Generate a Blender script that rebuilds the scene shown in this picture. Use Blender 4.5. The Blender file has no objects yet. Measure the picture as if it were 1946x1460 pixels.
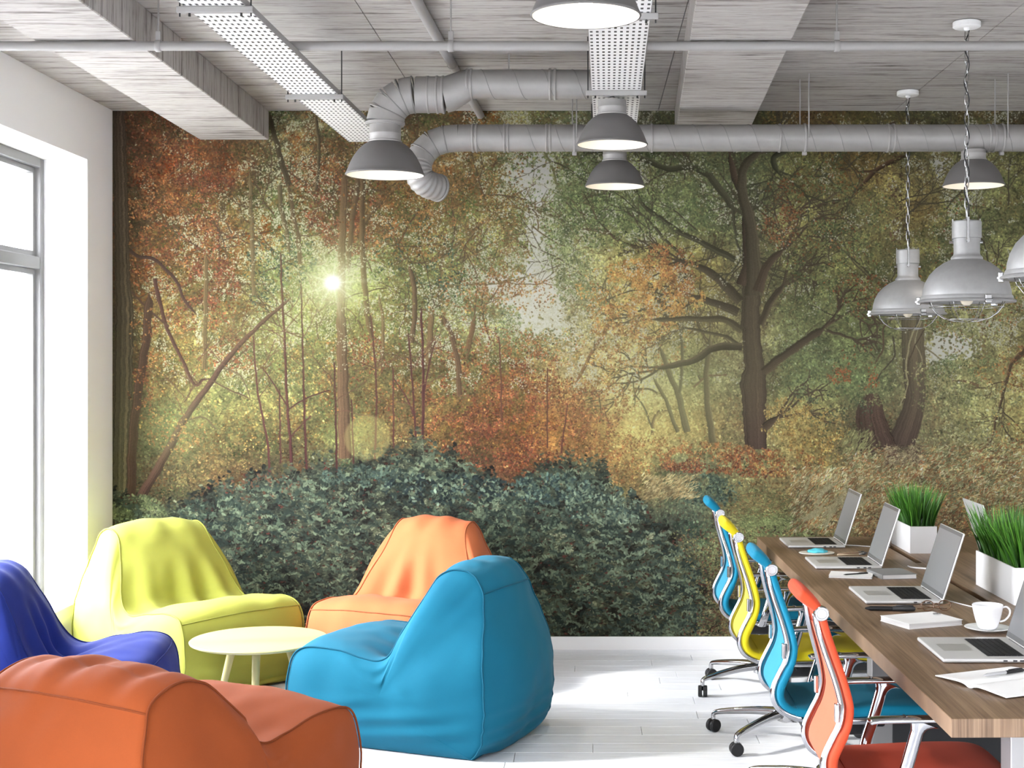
import bpy, bmesh, math, random
import numpy as np
from mathutils import Vector, Matrix, noise
C = bpy.context.scene.collection
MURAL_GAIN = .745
PI = math.pi
random.seed(4)
# ================================================================= CAMERA, SKY, SUN, EXPOSURE
sc = bpy.context.scene
cam_d = bpy.data.cameras.new('camera'); cam = bpy.data.objects.new('camera', cam_d); C.objects.link(cam)
cam.location = (0, 0, 1.75); cam.rotation_euler = (PI/2, 0, 0)
cam_d.sensor_width = 36; cam_d.lens = 2700/1946*36
cam_d.shift_x = -147/1946; cam_d.shift_y = -40/1946
cam_d.clip_start = .05; cam_d.clip_end = 100
sc.camera = cam
sc.view_settings.view_transform = 'Standard'; sc.view_settings.look = 'None'
sc.view_settings.gamma = 1; sc.view_settings.use_curve_mapping = False
sc.view_settings.exposure = 2.1
w = bpy.data.worlds.new('sky'); sc.world = w; w.use_nodes = True
bgn = w.node_tree.nodes['Background']; bgn.inputs[0].default_value = (0.935, 0.972, 1.05, 1); bgn.inputs[1].default_value = 7.0
sun_d = bpy.data.lights.new('sun', 'SUN'); sun = bpy.data.objects.new('sun', sun_d); C.objects.link(sun)
sun_d.energy = 1.5; sun_d.angle = math.radians(4); sun_d.color = (1, .96, .90)
sun.rotation_euler = Vector((1.0, .13, -.62)).to_track_quat('-Z', 'Y').to_euler()
WINS = [(5.45, 8.236), (1.0, 3.3), (-2.1, .2)]
for y0, y1 in WINS:                                             # portals: they only steer sampling of the daylight in the windows
    ld = bpy.data.lights.new('window_portal', 'AREA'); lo = bpy.data.objects.new('window_portal', ld); C.objects.link(lo)
    ld.shape = 'RECTANGLE'; ld.size = 2.545; ld.size_y = y1-y0; ld.cycles.is_portal = True
    lo.location = (-3.27, (y0+y1)/2, 1.6575); lo.rotation_euler = (0, -PI/2, 0)
ld = bpy.data.lights.new('window_portal', 'AREA'); lo = bpy.data.objects.new('window_portal', ld); C.objects.link(lo)
ld.shape = 'RECTANGLE'; ld.size = 1.3; ld.size_y = 2.3; ld.cycles.is_portal = True
lo.location = (2.75, -2.79, 1.75); lo.rotation_euler = (PI/2, 0, 0)  # portal of the added fill window behind the viewer

# ================================================================= HELPERS
def obj(name, bm, m, parent=None, smooth=False, loc=None, auto=None):
    me = bpy.data.meshes.new(name)
    bmesh.ops.recalc_face_normals(bm, faces=bm.faces[:])
    bm.to_mesh(me); bm.free()
    for mm in (m if isinstance(m, (list, tuple)) else [m]): me.materials.append(mm)
    if smooth:
        for p in me.polygons: p.use_smooth = True
        if auto: 
            try: me.set_sharp_from_angle(angle=math.radians(auto))
            except Exception: pass
    o = bpy.data.objects.new(name, me); C.objects.link(o)
    if parent: o.parent = parent
    if loc: o.location = loc
    return o
def tag(o, label, cat, group=None):
    o['label'] = label; o['category'] = cat
    if group: o['group'] = group
    return o
def thing(name, label, cat, loc=(0,0,0), rz=0, group=None):
    o = bpy.data.objects.new(name, None); C.objects.link(o); o.empty_display_size = .1
    o.location = loc; o.rotation_euler = (0, 0, rz)
    return tag(o, label, cat, group)
def struct(name, bm, m, parent=None, **k):
    o = obj(name, bm, m, parent, **k); o['kind'] = 'structure'; return o
def copy_tree(o, parent=None):
    c = o.copy(); C.objects.link(c)
    if parent: c.parent = parent
    for ch in list(o.children): copy_tree(ch, c)
    return c
def box(bm, lo, hi, bev=0, seg=2, mat=0, M=None):
    r = bmesh.ops.create_cube(bm, size=1)
    vs = r['verts']
    S = Matrix.Translation([(lo[i]+hi[i])/2 for i in range(3)]) @ Matrix.Diagonal([hi[i]-lo[i] for i in range(3)]+[1])
    bmesh.ops.transform(bm, matrix=(M @ S) if M else S, verts=vs)
    fs = {f for v in vs for f in v.link_faces}
    for f in fs: f.material_index = mat
    if bev:
        es = {e for v in vs for e in v.link_edges}
        bmesh.ops.bevel(bm, geom=list(es), offset=bev, segments=seg, affect='EDGES', profile=.5)
    return vs
def cr(pts, n, closed=False):
    P = [Vector(p) for p in pts]; out = []; L = len(P)
    segs = L if closed else L-1
    for k in range(n if closed else n+1):
        t = k/n*segs; i = min(int(t), segs-1); u = t-i
        g = (lambda j: P[j % L]) if closed else (lambda j: P[max(0, min(L-1, j))])
        a, b, c, d = g(i-1), g(i), g(i+1), g(i+2)
        out.append(.5*((2*b)+(c-a)*u+(2*a-5*b+4*c-d)*u*u+(3*b-3*c+d-a)*u**3))
    return out
def frames(P, up, closed=False):
    T = []
    n = len(P)
    for i in range(n):
        a = P[(i-1) % n] if closed else P[max(0, i-1)]; b = P[(i+1) % n] if closed else P[min(n-1, i+1)]
        t = (b-a); T.append(t.normalized() if t.length > 1e-9 else Vector((0, 0, 1)))
    N = []
    v = Vector(up)
    for i in range(n):
        v = v-T[i]*v.dot(T[i])
        if v.length < 1e-5: v = T[i].orthogonal()
        v.normalize(); N.append(v.copy())
    return T, N
def sweep(bm, P, ra, rb=None, n=10, up=(0, 1, 0), e=2.0, closed=False, cap=True, mat=0):
    # tube with an elliptic / superelliptic section; ra along up, rb across; numbers or lists
    P = [Vector(p) for p in P]; T, N = frames(P, up, closed)
    ra = ra if isinstance(ra, (list, tuple)) else [ra]*len(P)
    rb = ra if rb is None else (rb if isinstance(rb, (list, tuple)) else [rb]*len(P))
    rings = []
    for i, p in enumerate(P):
        B = T[i].cross(N[i]); ring = []
        for k in range(n):
            a = 2*PI*k/n; c, s = math.cos(a), math.sin(a)
            x = math.copysign(abs(c)**(2/e), c)*ra[i]; y = math.copysign(abs(s)**(2/e), s)*rb[i]
            ring.append(bm.verts.new(p+N[i]*x+B*y))
        rings.append(ring)
    L = len(rings)
    for i in range(L if closed else L-1):
        a, b = rings[i], rings[(i+1) % L]
        for k in range(n):
            f = bm.faces.new((a[k], a[(k+1) % n], b[(k+1) % n], b[k])); f.material_index = mat
    if cap and not closed:
        for r in (rings[0], rings[-1]):
            f = bm.faces.new(r); f.material_index = mat
    return rings
def lathe(bm, prof, n=40, c=(0, 0, 0), mat=0, M=None, capA=False, capB=False):
    rings = []
    for r, z in prof:
        ring = []
        for k in range(n):
            a = 2*PI*k/n; v = Vector((c[0]+r*math.cos(a), c[1]+r*math.sin(a), c[2]+z))
            ring.append(bm.verts.new(M @ v if M else v))
        rings.append(ring)
    for i in range(len(rings)-1):
        for k in range(n):
            f = bm.faces.new((rings[i][k], rings[i][(k+1) % n], rings[i+1][(k+1) % n], rings[i+1][k])); f.material_index = mat
    if capA: bm.faces.new(rings[0]).material_index = mat
    if capB: bm.faces.new(rings[-1]).material_index = mat
    return rings
def sph(bm, c, r, n=16, sc_=(1, 1, 1), mat=0):
    q = bmesh.ops.create_uvsphere(bm, u_segments=n, v_segments=n//2+2, radius=r, matrix=Matrix.Translation(c) @ Matrix.Diagonal(list(sc_)+[1]))
    for v in q['verts']:
        for f in v.link_faces: f.material_index = mat
def NB(): return bmesh.new()

# ================================================================= MATERIALS
def mat(name, col, rough=.5, metal=0, spec=.5, coat=0, sheen=0):
    m = bpy.data.materials.new(name); m.use_nodes = True
    b = m.node_tree.nodes['Principled BSDF']
    b.inputs['Base Color'].default_value = (*col, 1); b.inputs['Roughness'].default_value = rough
    b.inputs['Metallic'].default_value = metal; b.inputs['Specular IOR Level'].default_value = spec
    b.inputs['Coat Weight'].default_value = coat; b.inputs['Sheen Weight'].default_value = sheen
    return m
def srgb(r, g, b):
    f = lambda c: (c/255/12.92) if c/255 <= .04045 else ((c/255+.055)/1.055)**2.4
    return (f(r), f(g), f(b))
class NT:
    def __init__(s, m): s.t = m.node_tree; s.b = s.t.nodes['Principled BSDF']
    def n(s, typ, **k):
        q = s.t.nodes.new(typ)
        for a, v in k.items(): setattr(q, a, v)
        return q
    def l(s, a, b): s.t.links.new(a, b)
    def pos(s, scale=(1,1,1), rot=(0,0,0), objc=False):
        mp = s.n('ShaderNodeMapping'); mp.inputs['Scale'].default_value = scale; mp.inputs['Rotation'].default_value = rot
        if objc: s.l(s.n('ShaderNodeTexCoord').outputs['Object'], mp.inputs[0])
        else: s.l(s.n('ShaderNodeNewGeometry').outputs['Position'], mp.inputs[0])
        return mp.outputs[0]
    def noise(s, vec, scale=1, detail=4, rough=.55):
        q = s.n('ShaderNodeTexNoise'); q.inputs['Scale'].default_value = scale; q.inputs['Detail'].default_value = detail; q.inputs['Roughness'].default_value = rough
        s.l(vec, q.inputs['Vector']); return q.outputs['Fac']
    def ramp(s, fac, stops):
        q = s.n('ShaderNodeValToRGB'); e = q.color_ramp.elements
        e[0].position, e[0].color = stops[0][0], (*stops[0][1], 1); e[1].position, e[1].color = stops[-1][0], (*stops[-1][1], 1)
        for p, c in stops[1:-1]:
            k = e.new(p); k.color = (*c, 1)
        s.l(fac, q.inputs[0]); return q.outputs[0]
    def mul(s, a, b, f=1):
        q = s.n('ShaderNodeMix', data_type='RGBA', blend_type='MULTIPLY'); q.inputs[0].default_value = f
        s.l(a, q.inputs[6]); s.l(b, q.inputs[7]); return q.outputs[2]
    def bump(s, h, strength=.2, dist=.01):
        q = s.n('ShaderNodeBump'); q.inputs['Strength'].default_value = strength; q.inputs['Distance'].default_value = dist
        s.l(h, q.inputs['Height']); s.l(q.outputs[0], s.b.inputs['Normal'])
    def math(s, op, a, b=None):
        q = s.n('ShaderNodeMath', operation=op)
        for i, v in enumerate((a, b)):
            if v is None: continue
            if isinstance(v, (int, float)): q.inputs[i].default_value = v
            else: s.l(v, q.inputs[i])
        return q.outputs[0]
    def color(s, c): s.l(c, s.b.inputs['Base Color'])
m_wall = mat('white_plaster', (.86, .85, .84), .9, spec=.2)
t = NT(m_wall); t.bump(t.noise(t.pos(), 180, 3), .08, .002)
m_trim = mat('white_paint', (.87, .865, .86), .5)
def concrete():
    m = mat('board_marked_concrete', (.5, .49, .47), .9, spec=.2); t = NT(m)
    p1 = t.pos((1.6, 34, 1.6)); a = t.noise(p1, 2.2, 6, .62)
    p2 = t.pos((1.1, 14, 1.1)); b = t.noise(p2, 2.0, 5, .7)
    p3 = t.pos((.8, .8, .8)); c3 = t.noise(p3, 1.4, 3, .5)
    p4 = t.pos((4.5, 75, 4.5)); d = t.noise(p4, 2.6, 3, .5)
    base = t.ramp(a, [(.25, (.30, .28, .262)), (.5, (.415, .392, .370)), (.75, (.51, .485, .46))])
    pits = t.ramp(b, [(.27, (.14, .13, .125)), (.39, (.62, .60, .59)), (.48, (1, 1, 1))])
    fine = t.ramp(d, [(.27, (.36, .35, .34)), (.40, (1, 1, 1))])
    tone = t.ramp(c3, [(.3, (.88, .87, .86)), (.7, (1.06, 1.06, 1.06))])
    t.color(t.mul(t.mul(t.mul(base, pits), tone), fine))
    t.bump(b, .35, .01)
    return m
m_conc = concrete()
def planks():
    m = mat('whitewashed_boards', (.7, .7, .7), .42, spec=.4); t = NT(m)
    oi = t.n('ShaderNodeObjectInfo').outputs['Random']
    a = t.noise(t.pos((1.2, 40, 1)), 2.0, 5, .6); b = t.noise(t.pos((2.5, 130, 1)), 2.0, 3, .6)
    base = t.ramp(a, [(.25, (.62, .64, .68)), (.55, (.76, .785, .825)), (.8, (.83, .85, .89))])
    fine = t.ramp(b, [(.28, (.74, .74, .74)), (.45, (1, 1, 1))])
    rnd = t.ramp(oi, [(0, (.93, .93, .935)), (1, (1, 1, 1))])
    t.color(t.mul(t.mul(base, fine), rnd)); t.bump(a, .1, .003)
    t.l(t.ramp(b, [(.3, (.52, .52, .52)), (.6, (.36, .36, .36))]), t.b.inputs['Roughness'])
    return m
m_plank = planks()
m_gap = mat('dark_joint', (.30, .30, .30), .9)
def wood():
    m = mat('striped_oak_veneer', (.3, .2, .12), .42, spec=.4); t = NT(m)
    rot = (0, 0, math.radians(-7))
    a = t.noise(t.pos((46, 1.0, 1.2), rot), 1.6, 5, .6); b = t.noise(t.pos((160, 2.2, 2.2), rot), 1.5, 3, .6); c3 = t.noise(t.pos((7, .6, .8), rot), 1.2, 3)
    base = t.ramp(a, [(.25, (.095, .055, .030)), (.5, (.20, .126, .075)), (.75, (.31, .210, .132))])
    fine = t.ramp(b, [(.25, (.66, .63, .60)), (.55, (1, 1, 1))])
    tone = t.ramp(c3, [(.3, (.86, .86, .86)), (.7, (1.1, 1.08, 1.05))])
    t.color(t.mul(t.mul(base, fine), tone)); t.bump(b, .12, .002)
    return m
m_wood = wood()
def fabric(name, col, rough=.85):
    m = mat(name, col, rough, spec=.12, sheen=.04); t = NT(m)
    a = t.noise(t.pos(), 900, 2); b = t.noise(t.pos(), 5, 3)
    q = t.ramp(a, [(.3, tuple(c*.93 for c in col)), (.7, tuple(min(1, c*1.05) for c in col))])
    t.color(t.mul(q, t.ramp(b, [(.3, (.96, .96, .96)), (.7, (1.02, 1.02, 1.02))]))); t.bump(a, .15, .002)
    return m
m_chrome = mat('polished_chrome', (.43, .43, .44), .07, 1)
m_alu = mat('brushed_aluminium', (.60, .595, .58), .42, .4); t = NT(m_alu)
t.l(t.ramp(t.noise(t.pos((300, 12, 300)), 2, 2), [(.3, (.34,)*3), (.7, (.42,)*3)]), t.b.inputs['Roughness'])
m_black = mat('black_plastic', (.012, .012, .013), .42, spec=.3)
m_blackm = mat('black_steel', (.02, .02, .021), .5)
m_screen = mat('grey_screen', (.165, .165, .168), .22, spec=.35)
m_bezel = mat('dark_bezel', (.10, .10, .102), .25)
m_keys = mat('black_keys', (.010, .010, .011), .6, spec=.2)
m_ceramic = mat('white_glazed_china', (.86, .86, .86), .12)
m_paper = mat('white_paper', (.82, .82, .80), .8); t = NT(m_paper); t.bump(t.noise(t.pos(), 120, 2), .05, .001)
m_galv = mat('painted_duct_metal', (.40, .385, .37), .50, .25); t = NT(m_galv)
t.color(t.ramp(t.noise(t.pos(), 9, 4), [(.3, (.27, .258, .247)), (.7, (.32, .306, .293))])); t.bump(t.noise(t.pos(), 160, 2), .06, .001)
m_pipe = mat('painted_pipe', (.29, .278, .267), .55); m_seam = mat('duct_seam', (.22, .212, .205), .6, .2)
m_lampg = mat('dark_grey_lamp_enamel', (.115, .108, .103), .6); t = NT(m_lampg); t.bump(t.noise(t.pos(), 220, 2), .08, .001)
m_lampw = mat('cream_lamp_lining', (.88, .82, .70), .6)
m_lamps = mat('satin_grey_lamp_metal', (.40, .395, .385), .5, .25); t = NT(m_lamps); t.color(t.ramp(t.noise(t.pos(), 30, 3), [(.3, (.27, .265, .258)), (.7, (.30, .295, .288))]))
m_steel = mat('bright_steel', (.45, .45, .45), .2, 1); m_darkw = mat('dark_wire', (.05, .05, .05), .4, .6)
m_bulb = bpy.data.materials.new('glowing_bulb'); m_bulb.use_nodes = True
b = m_bulb.node_tree.nodes['Principled BSDF']; b.inputs['Base Color'].default_value = (1, .9, .75, 1); b.inputs['Emission Color'].default_value = (1, .86, .66, 1); b.inputs['Emission Strength'].default_value = 1.3
m_glass = bpy.data.materials.new('window_glass'); m_glass.use_nodes = True
nt = m_glass.node_tree; nt.nodes.clear()
o_ = nt.nodes.new('ShaderNodeOutputMaterial'); mx = nt.nodes.new('ShaderNodeMixShader'); tr = nt.nodes.new('ShaderNodeBsdfTransparent'); gl = nt.nodes.new('ShaderNodeBsdfGlossy'); gl.inputs['Roughness'].default_value = .05
mx.inputs[0].default_value = .05
nt.links.new(tr.outputs[0], mx.inputs[1]); nt.links.new(gl.outputs[0], mx.inputs[2]); nt.links.new(mx.outputs[0], o_.inputs[0])
m_frame = mat('grey_window_frame', (.16, .157, .153), .45); t = NT(m_frame); t.bump(t.noise(t.pos((40, 40, 4)), 4, 2), .05, .001)
def perforated():
    m = mat('perforated_white_metal', (.74, .74, .73), .5, .1); t = NT(m)
    sep = t.n('ShaderNodeSeparateXYZ'); t.l(t.n('ShaderNodeTexCoord').outputs['Object'], sep.inputs[0])
    fx = t.math('SUBTRACT', t.math('FRACT', t.math('DIVIDE', sep.outputs[0], .0235)), .5)
    fy = t.math('SUBTRACT', t.math('FRACT', t.math('DIVIDE', sep.outputs[1], .060)), .5)
    dx = t.math('MULTIPLY', t.math('ABSOLUTE', fx), .0235); dy = t.math('MULTIPLY', t.math('ABSOLUTE', fy), .060)
    ins = t.math('MULTIPLY', t.math('LESS_THAN', dx, .0052), t.math('LESS_THAN', dy, .013))
    q = t.n('ShaderNodeMix', data_type='RGBA'); t.l(ins, q.inputs[0]); q.inputs[6].default_value = (.74, .735, .725, 1); q.inputs[7].default_value = (.03, .03, .03, 1)
    t.color(q.outputs[2]); return m
m_perf = perforated()
m_white = mat('white_planter_lacquer', (.80, .795, .785), .5); m_soil = mat('dark_soil', (.03, .022, .016), .95)
m_grass = mat('grass_blades', (.08, .25, .03), .45); t = NT(m_grass)
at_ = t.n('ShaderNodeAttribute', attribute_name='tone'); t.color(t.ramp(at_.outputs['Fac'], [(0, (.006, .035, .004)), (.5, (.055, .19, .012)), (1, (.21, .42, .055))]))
m_tabley = mat('pale_yellow_lacquer', (.42, .395, .19), .42); m_tableyw = mat('pale_yellow_wood_leg', (.42, .37, .16), .5)

# ---------------------------------------------------------------- MURAL PRINT (painted into an array, a flat wall print)
def paint_mural(S=1.5, X0=214, Y0=210, W=2046, H=1000):
    rs = np.random.RandomState(7)
    w, h = int(W*S), int(H*S)
    def lerp_grid(g, gx, gy, X, Y):
        ix = np.clip(np.searchsorted(gx, X, 'right')-1, 0, len(gx)-2)
        iy = np.clip(np.searchsorted(gy, Y, 'right')-1, 0, len(gy)-2)
        fx = np.clip((X-gx[ix])/(gx[ix+1]-gx[ix]), 0, 1); fy = np.clip((Y-gy[iy])/(gy[iy+1]-gy[iy]), 0, 1)
        fx = fx*fx*(3-2*fx); fy = fy*fy*(3-2*fy)
        if g.ndim == 3: fx = fx[..., None]; fy = fy[..., None]
        return (g[iy, ix]*(1-fx)+g[iy, ix+1]*fx)*(1-fy)+(g[iy+1, ix]*(1-fx)+g[iy+1, ix+1]*fx)*fy
    def noise_at(X, Y, sc, seed):
        r = np.random.RandomState(seed)
        nx, ny = int(W/sc)+3, int(H/sc)+3
        g = r.randn(ny, nx)
        return lerp_grid(g, np.arange(nx)*sc+X0, np.arange(ny)*sc+Y0, X, Y)
    gx = np.array([214,320,430,540,650,760,870,980,1090,1200,1310,1420,1530,1640,1750,1860,1960,2260.])
    gy = np.array([210,310,410,510,610,710,810,910,1010,1110,1210.])
    R = """70 50 38,105 65 45,100 75 50,105 100 70,115 108 75,85 70 50,95 80 52,112 105 66,120 122 84,110 115 85,90 90 60,85 82 55,105 80 48,105 90 50,85 80 50,100 90 55,100 90 55,95 85 50
72 52 40,125 78 50,125 85 52,112 100 66,110 82 52,110 85 55,115 95 60,138 122 76,122 132 88,105 108 75,90 95 65,80 85 60,95 90 55,100 80 45,110 100 65,112 108 72,98 95 60,95 90 55
75 58 42,140 90 55,140 98 58,128 118 72,122 80 50,125 98 58,135 112 70,148 130 82,118 128 84,95 103 68,88 98 66,82 85 60,100 95 60,100 95 62,98 85 52,105 105 68,95 92 58,95 90 55
78 60 43,140 95 55,150 110 65,142 138 88,185 188 115,148 133 78,150 135 85,156 138 88,138 142 96,140 125 75,135 120 68,88 85 60,95 95 62,98 98 62,95 90 58,105 105 70,110 105 70,105 98 62
80 64 45,140 105 62,152 127 80,152 142 88,152 137 77,135 118 72,147 132 88,156 140 92,156 148 100,165 140 82,132 122 77,98 90 66,100 105 70,95 100 65,112 108 76,128 126 88,128 118 78,120 110 70
82 68 48,145 115 68,150 130 82,140 125 78,125 100 65,130 105 65,142 117 73,160 120 70,182 158 104,188 173 118,142 142 94,106 100 74,100 110 72,85 95 65,105 98 72,130 125 85,130 120 78,125 115 72
82 72 50,130 120 75,135 115 70,125 100 62,130 118 72,120 88 58,130 84 50,142 84 48,165 110 58,170 145 85,150 130 78,118 104 74,150 130 78,85 75 57,98 90 68,125 120 80,130 118 75,125 112 70
80 75 50,95 85 58,105 85 55,85 72 52,75 82 65,72 78 64,85 72 55,105 68 48,100 85 58,140 115 68,98 106 78,112 112 73,150 130 80,152 140 92,125 115 78,140 125 82,140 120 75,130 110 70
75 82 58,72 78 60,62 70 56,58 68 58,56 66 58,56 66 56,60 68 56,60 66 56,68 78 63,72 85 68,60 70 58,115 116 72,125 125 80,135 110 68,120 100 65,125 105 66,120 100 62,115 95 60
62 70 55,58 66 53,56 64 53,54 62 53,54 62 53,54 62 53,58 66 53,60 66 53,66 73 58,72 78 60,68 72 53,92 86 56,88 78 52,95 80 52,95 80 52,95 80 52,95 80 52,95 80 52
60 66 52,56 62 50,54 60 50,54 60 50,54 60 50,54 60 50,56 62 50,60 64 50,66 70 52,75 72 52,84 75 50,90 80 50,85 70 46,85 70 46,85 70 46,85 70 46,85 70 46,85 70 46"""
    M = np.array([[[float(v) for v in c.split()] for c in row.split(',')] for row in R.split('\n')])
    M[2:7, 1:8] *= np.array([.89, 1.0, .95]); M[:, :8] *= .93; M[1:7, 9:18] *= np.array([1.23, 1.24, 1.14]); M[7:, 10:18] *= 1.14; M[8:, 9:10] *= 1.06  # left darkened, right lightened in the colour to offset the window light's falloff
    yy, xx = np.mgrid[0:h, 0:w].astype(np.float32)
    PX = xx/S+X0; PY = yy/S+Y0
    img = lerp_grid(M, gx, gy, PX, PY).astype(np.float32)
    # sky opening seen between the two halves of the wood
    def poly(pts, soft=6):
        # signed polygon mask with a noisy edge
        jx = PX+noise_at(PX, PY, 14, 91)*soft+noise_at(PX, PY, 38, 93)*soft*1.4
        jy = PY+noise_at(PX, PY, 14, 92)*soft+noise_at(PX, PY, 38, 94)*soft*1.4
        ins = np.zeros(PX.shape, bool)
        n = len(pts)
        for i in range(n):
            x1, y1 = pts[i]; x2, y2 = pts[(i+1) % n]
            if y1 == y2: continue
            c = ((y1 > jy) != (y2 > jy)) & (jx < (x2-x1)*(jy-y1)/(y2-y1)+x1)
            ins ^= c
        return ins
    def inpoly(X, Y, pts):
        ins = np.zeros(X.shape, bool); n = len(pts)
        for i in range(n):
            x1, y1 = pts[i]; x2, y2 = pts[(i+1) % n]
            if y1 == y2: continue
            ins ^= ((y1 > Y) != (y2 > Y)) & (X < (x2-x1)*(Y-y1)/(y2-y1)+x1)
        return ins
    SKY1 = [(985,285),(1048,285),(1062,330),(1058,375),(1030,410),(1040,450),(1058,500),(1075,560),(1075,610),(1105,640),(1090,700),(1075,660),
            (1020,640),(985,640),(960,600),(925,570),(905,530),(935,510),(985,520),(1000,480),(985,450),(1000,400),(975,370),(950,345),(960,310)]
    SKY2 = [(1756,640),(1800,622),(1850,640),(1862,672),(1820,690),(1775,700),(1756,690)]
    SKY3 = [(1770,290),(1810,292),(1800,340),(1775,350)]
    SKY4 = [(1090,285),(1125,300),(1110,345),(1092,330)]
    SKY5 = [(1210,290),(1235,320),(1230,345),(1205,335)]
    skyc = np.array([206,202,194], np.float32)
    for pp, sf in ((SKY1,5),(SKY2,5),(SKY3,4),(SKY4,5),(SKY5,4)):
        m = poly(pp, sf)
        t = np.clip((PY-300)/330, 0, 1)[..., None]
        sc = skyc*(1-t)+np.array([222,220,205], np.float32)*t
        img = np.where(m[..., None], sc, img)
    # ---- dabs
    def dabs(X, Y, L, Wd, A, C, alpha=1.0):
        X = (X-X0)*S; Y = (Y-Y0)*S; L = L*S; Wd = np.maximum(Wd*S, 0.6)
        ca, sa = np.cos(A), np.sin(A)
        rmax = int(np.ceil(L.max()))+1
        ix = np.round(X).astype(int); iy = np.round(Y).astype(int)
        fx = X-ix; fy = Y-iy
        C = C.astype(np.float32)
        for dy in range(-rmax, rmax+1):
            for dx in range(-rmax, rmax+1):
                u = (dx-fx)*ca+(dy-fy)*sa; v = -(dx-fx)*sa+(dy-fy)*ca
                m = (u/L)**2+(v/Wd)**2 <= 1.0
                if not m.any(): continue
                px = ix[m]+dx; py = iy[m]+dy
                k = (px >= 0)&(px < w)&(py >= 0)&(py < h)
                if alpha >= 1: img[py[k], px[k]] = C[m][k]
                else: img[py[k], px[k]] = img[py[k], px[k]]*(1-alpha)+C[m][k]*alpha
    def line(pts, w0, w1, col, wob=1.0, bark=0.12, alpha=1.0, shade=0.25):
        pts = np.array(pts, float)
        d = np.r_[0, np.cumsum(np.hypot(*np.diff(pts, axis=0).T))]
        n = max(4, int(d[-1]*1.2))
        t = np.linspace(0, d[-1], n)
        # smooth interpolation
        tang = np.gradient(pts, d, axis=0) if len(pts) > 2 else np.repeat((pts[1:]-pts[:1])/d[-1], 2, 0)
        i = np.clip(np.searchsorted(d, t, 'right')-1, 0, len(pts)-2); hh = d[i+1]-d[i]; u = (t-d[i])/hh
        h00 = (1+2*u)*(1-u)**2; h10 = u*(1-u)**2; h01 = u*u*(3-2*u); h11 = u*u*(u-1)
        xy = h00[:, None]*pts[i]+(h10*hh)[:, None]*tang[i]+h01[:, None]*pts[i+1]+(h11*hh)[:, None]*tang[i+1]
        x, y = xy[:, 0], xy[:, 1]
        sd = rs.randint(1e6); r = np.random.RandomState(sd)
        ph = r.rand(4)*6.28
        q = t/18
        off = wob*(np.sin(q*1.7+ph[0])+.6*np.sin(q*3.9+ph[1]))
        tx = np.gradient(x); ty = np.gradient(y); ln = np.hypot(tx, ty)+1e-6; nx_, ny_ = -ty/ln, tx/ln
        x = x+nx_*off*.5; y = y+ny_*off*.5
        tp = (np.clip(t/14, .12, 1) if w0 <= w1 else 1)*(np.clip((d[-1]-t)/14, .12, 1) if w1 <= w0 else 1) if max(w0, w1) > 4 else 1.0
        ww = tp*np.interp(t, [0, d[-1]], [w0, w1])*(1+.06*np.sin(q*2.3+ph[2]))
        col = np.array(col, float)
        m = max(1, int(np.ceil(ww.max()*1.3)))
        X, Y, CC = [], [], []
        for j in range(m):
            s = (j+.5)/m*2-1 if m > 1 else 0.0
            X.append(x+nx_*ww/2*s); Y.append(y+ny_*ww/2*s)
            streak = r.randn()*bark
            f = 1+shade*s*(1 if ww.max() > 5 else 0)+streak+.5*bark*r.randn(n)
            CC.append(col[None]*f[:, None])
        X = np.concatenate(X); Y = np.concatenate(Y); CC = np.concatenate(CC)
        rad = 0.75 if ww.max() > 2 else max(.35, ww.max()*.45)
        A = np.tile(np.arctan2(ty, tx), m)
        dabs(X, Y, np.full(X.shape, 1.4), np.full(X.shape, rad), A, np.clip(CC, 0, 255), alpha)
        return x, y
    def twigs(px, py, ang, ln, w0, col, depth, spread=.6):
        n = 6
        pts = [(px, py)]; a = ang
        for i in range(n):
            a += rs.randn()*.16
            px += np.cos(a)*ln/n; py += np.sin(a)*ln/n; pts.append((px, py))
        line(pts, w0, max(.5, w0*.45), col, .4)
        if depth > 0:
            for k in range(rs.randint(2, 5)):
                i = rs.randint(2, n+1)
                twigs(pts[i][0], pts[i][1], a+rs.choice([-1, 1])*(.35+rs.rand()*spread), ln*(.45+.3*rs.rand()), max(.5, w0*.6), col, depth-1, spread)
    def boundary(x):
        return np.interp(x, [214,300,400,500,600,700,760,830,900,960,1010,1080,1150,1200,1250,1330,1352,1380,2110],
                         [938,985,930,902,893,880,856,850,880,932,892,880,900,940,1000,1075,1150,1230,1240])
    def sky_in(X, Y):
        return inpoly(X,Y,SKY1)|inpoly(X,Y,SKY2)|inpoly(X,Y,SKY3)|inpoly(X,Y,SKY4)|inpoly(X,Y,SKY5)
    def foliage(N, L0, L1, contrast, accent, seed, box=(200,200,2262,1215), thin=0.0, light=0.0, skykeep=0.985, ymax=None):
        r = np.random.RandomState(seed)
        X = box[0]+r.rand(N)*(box[2]-box[0]); Y = box[1]+r.rand(N)*(box[3]-box[1])
        k = ~(sky_in(X+r.randn(N)*11, Y+r.randn(N)*11) & (r.rand(N) < skykeep))
        if ymax is not None: k &= Y < ymax(X)
        if thin > 0:
            k &= (noise_at(X, Y, 16, seed+3)+.6*noise_at(X, Y, 45, seed+4)+r.randn(N)*.3) > thin
        X, Y = X[k], Y[k]; n = len(X)
        c = lerp_grid(M, gx, gy, X, Y)
        v = contrast*(.45*noise_at(X, Y, 9, seed+5)+.5*noise_at(X, Y, 26, seed+6)+.7*r.randn(n)+.45*noise_at(X, Y, 70, 777))+light
        c = c*np.exp(v)[:, None]
        hue = accent*(.55*noise_at(X, Y, 22, seed+7)+.45*noise_at(X, Y, 60, seed+9)+.6*r.randn(n))
        g = np.clip((X-980)/260, 0, 1)*np.clip((760-Y)/80, 0, 1)      # the oak's side is greener, its accents weaker
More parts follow.
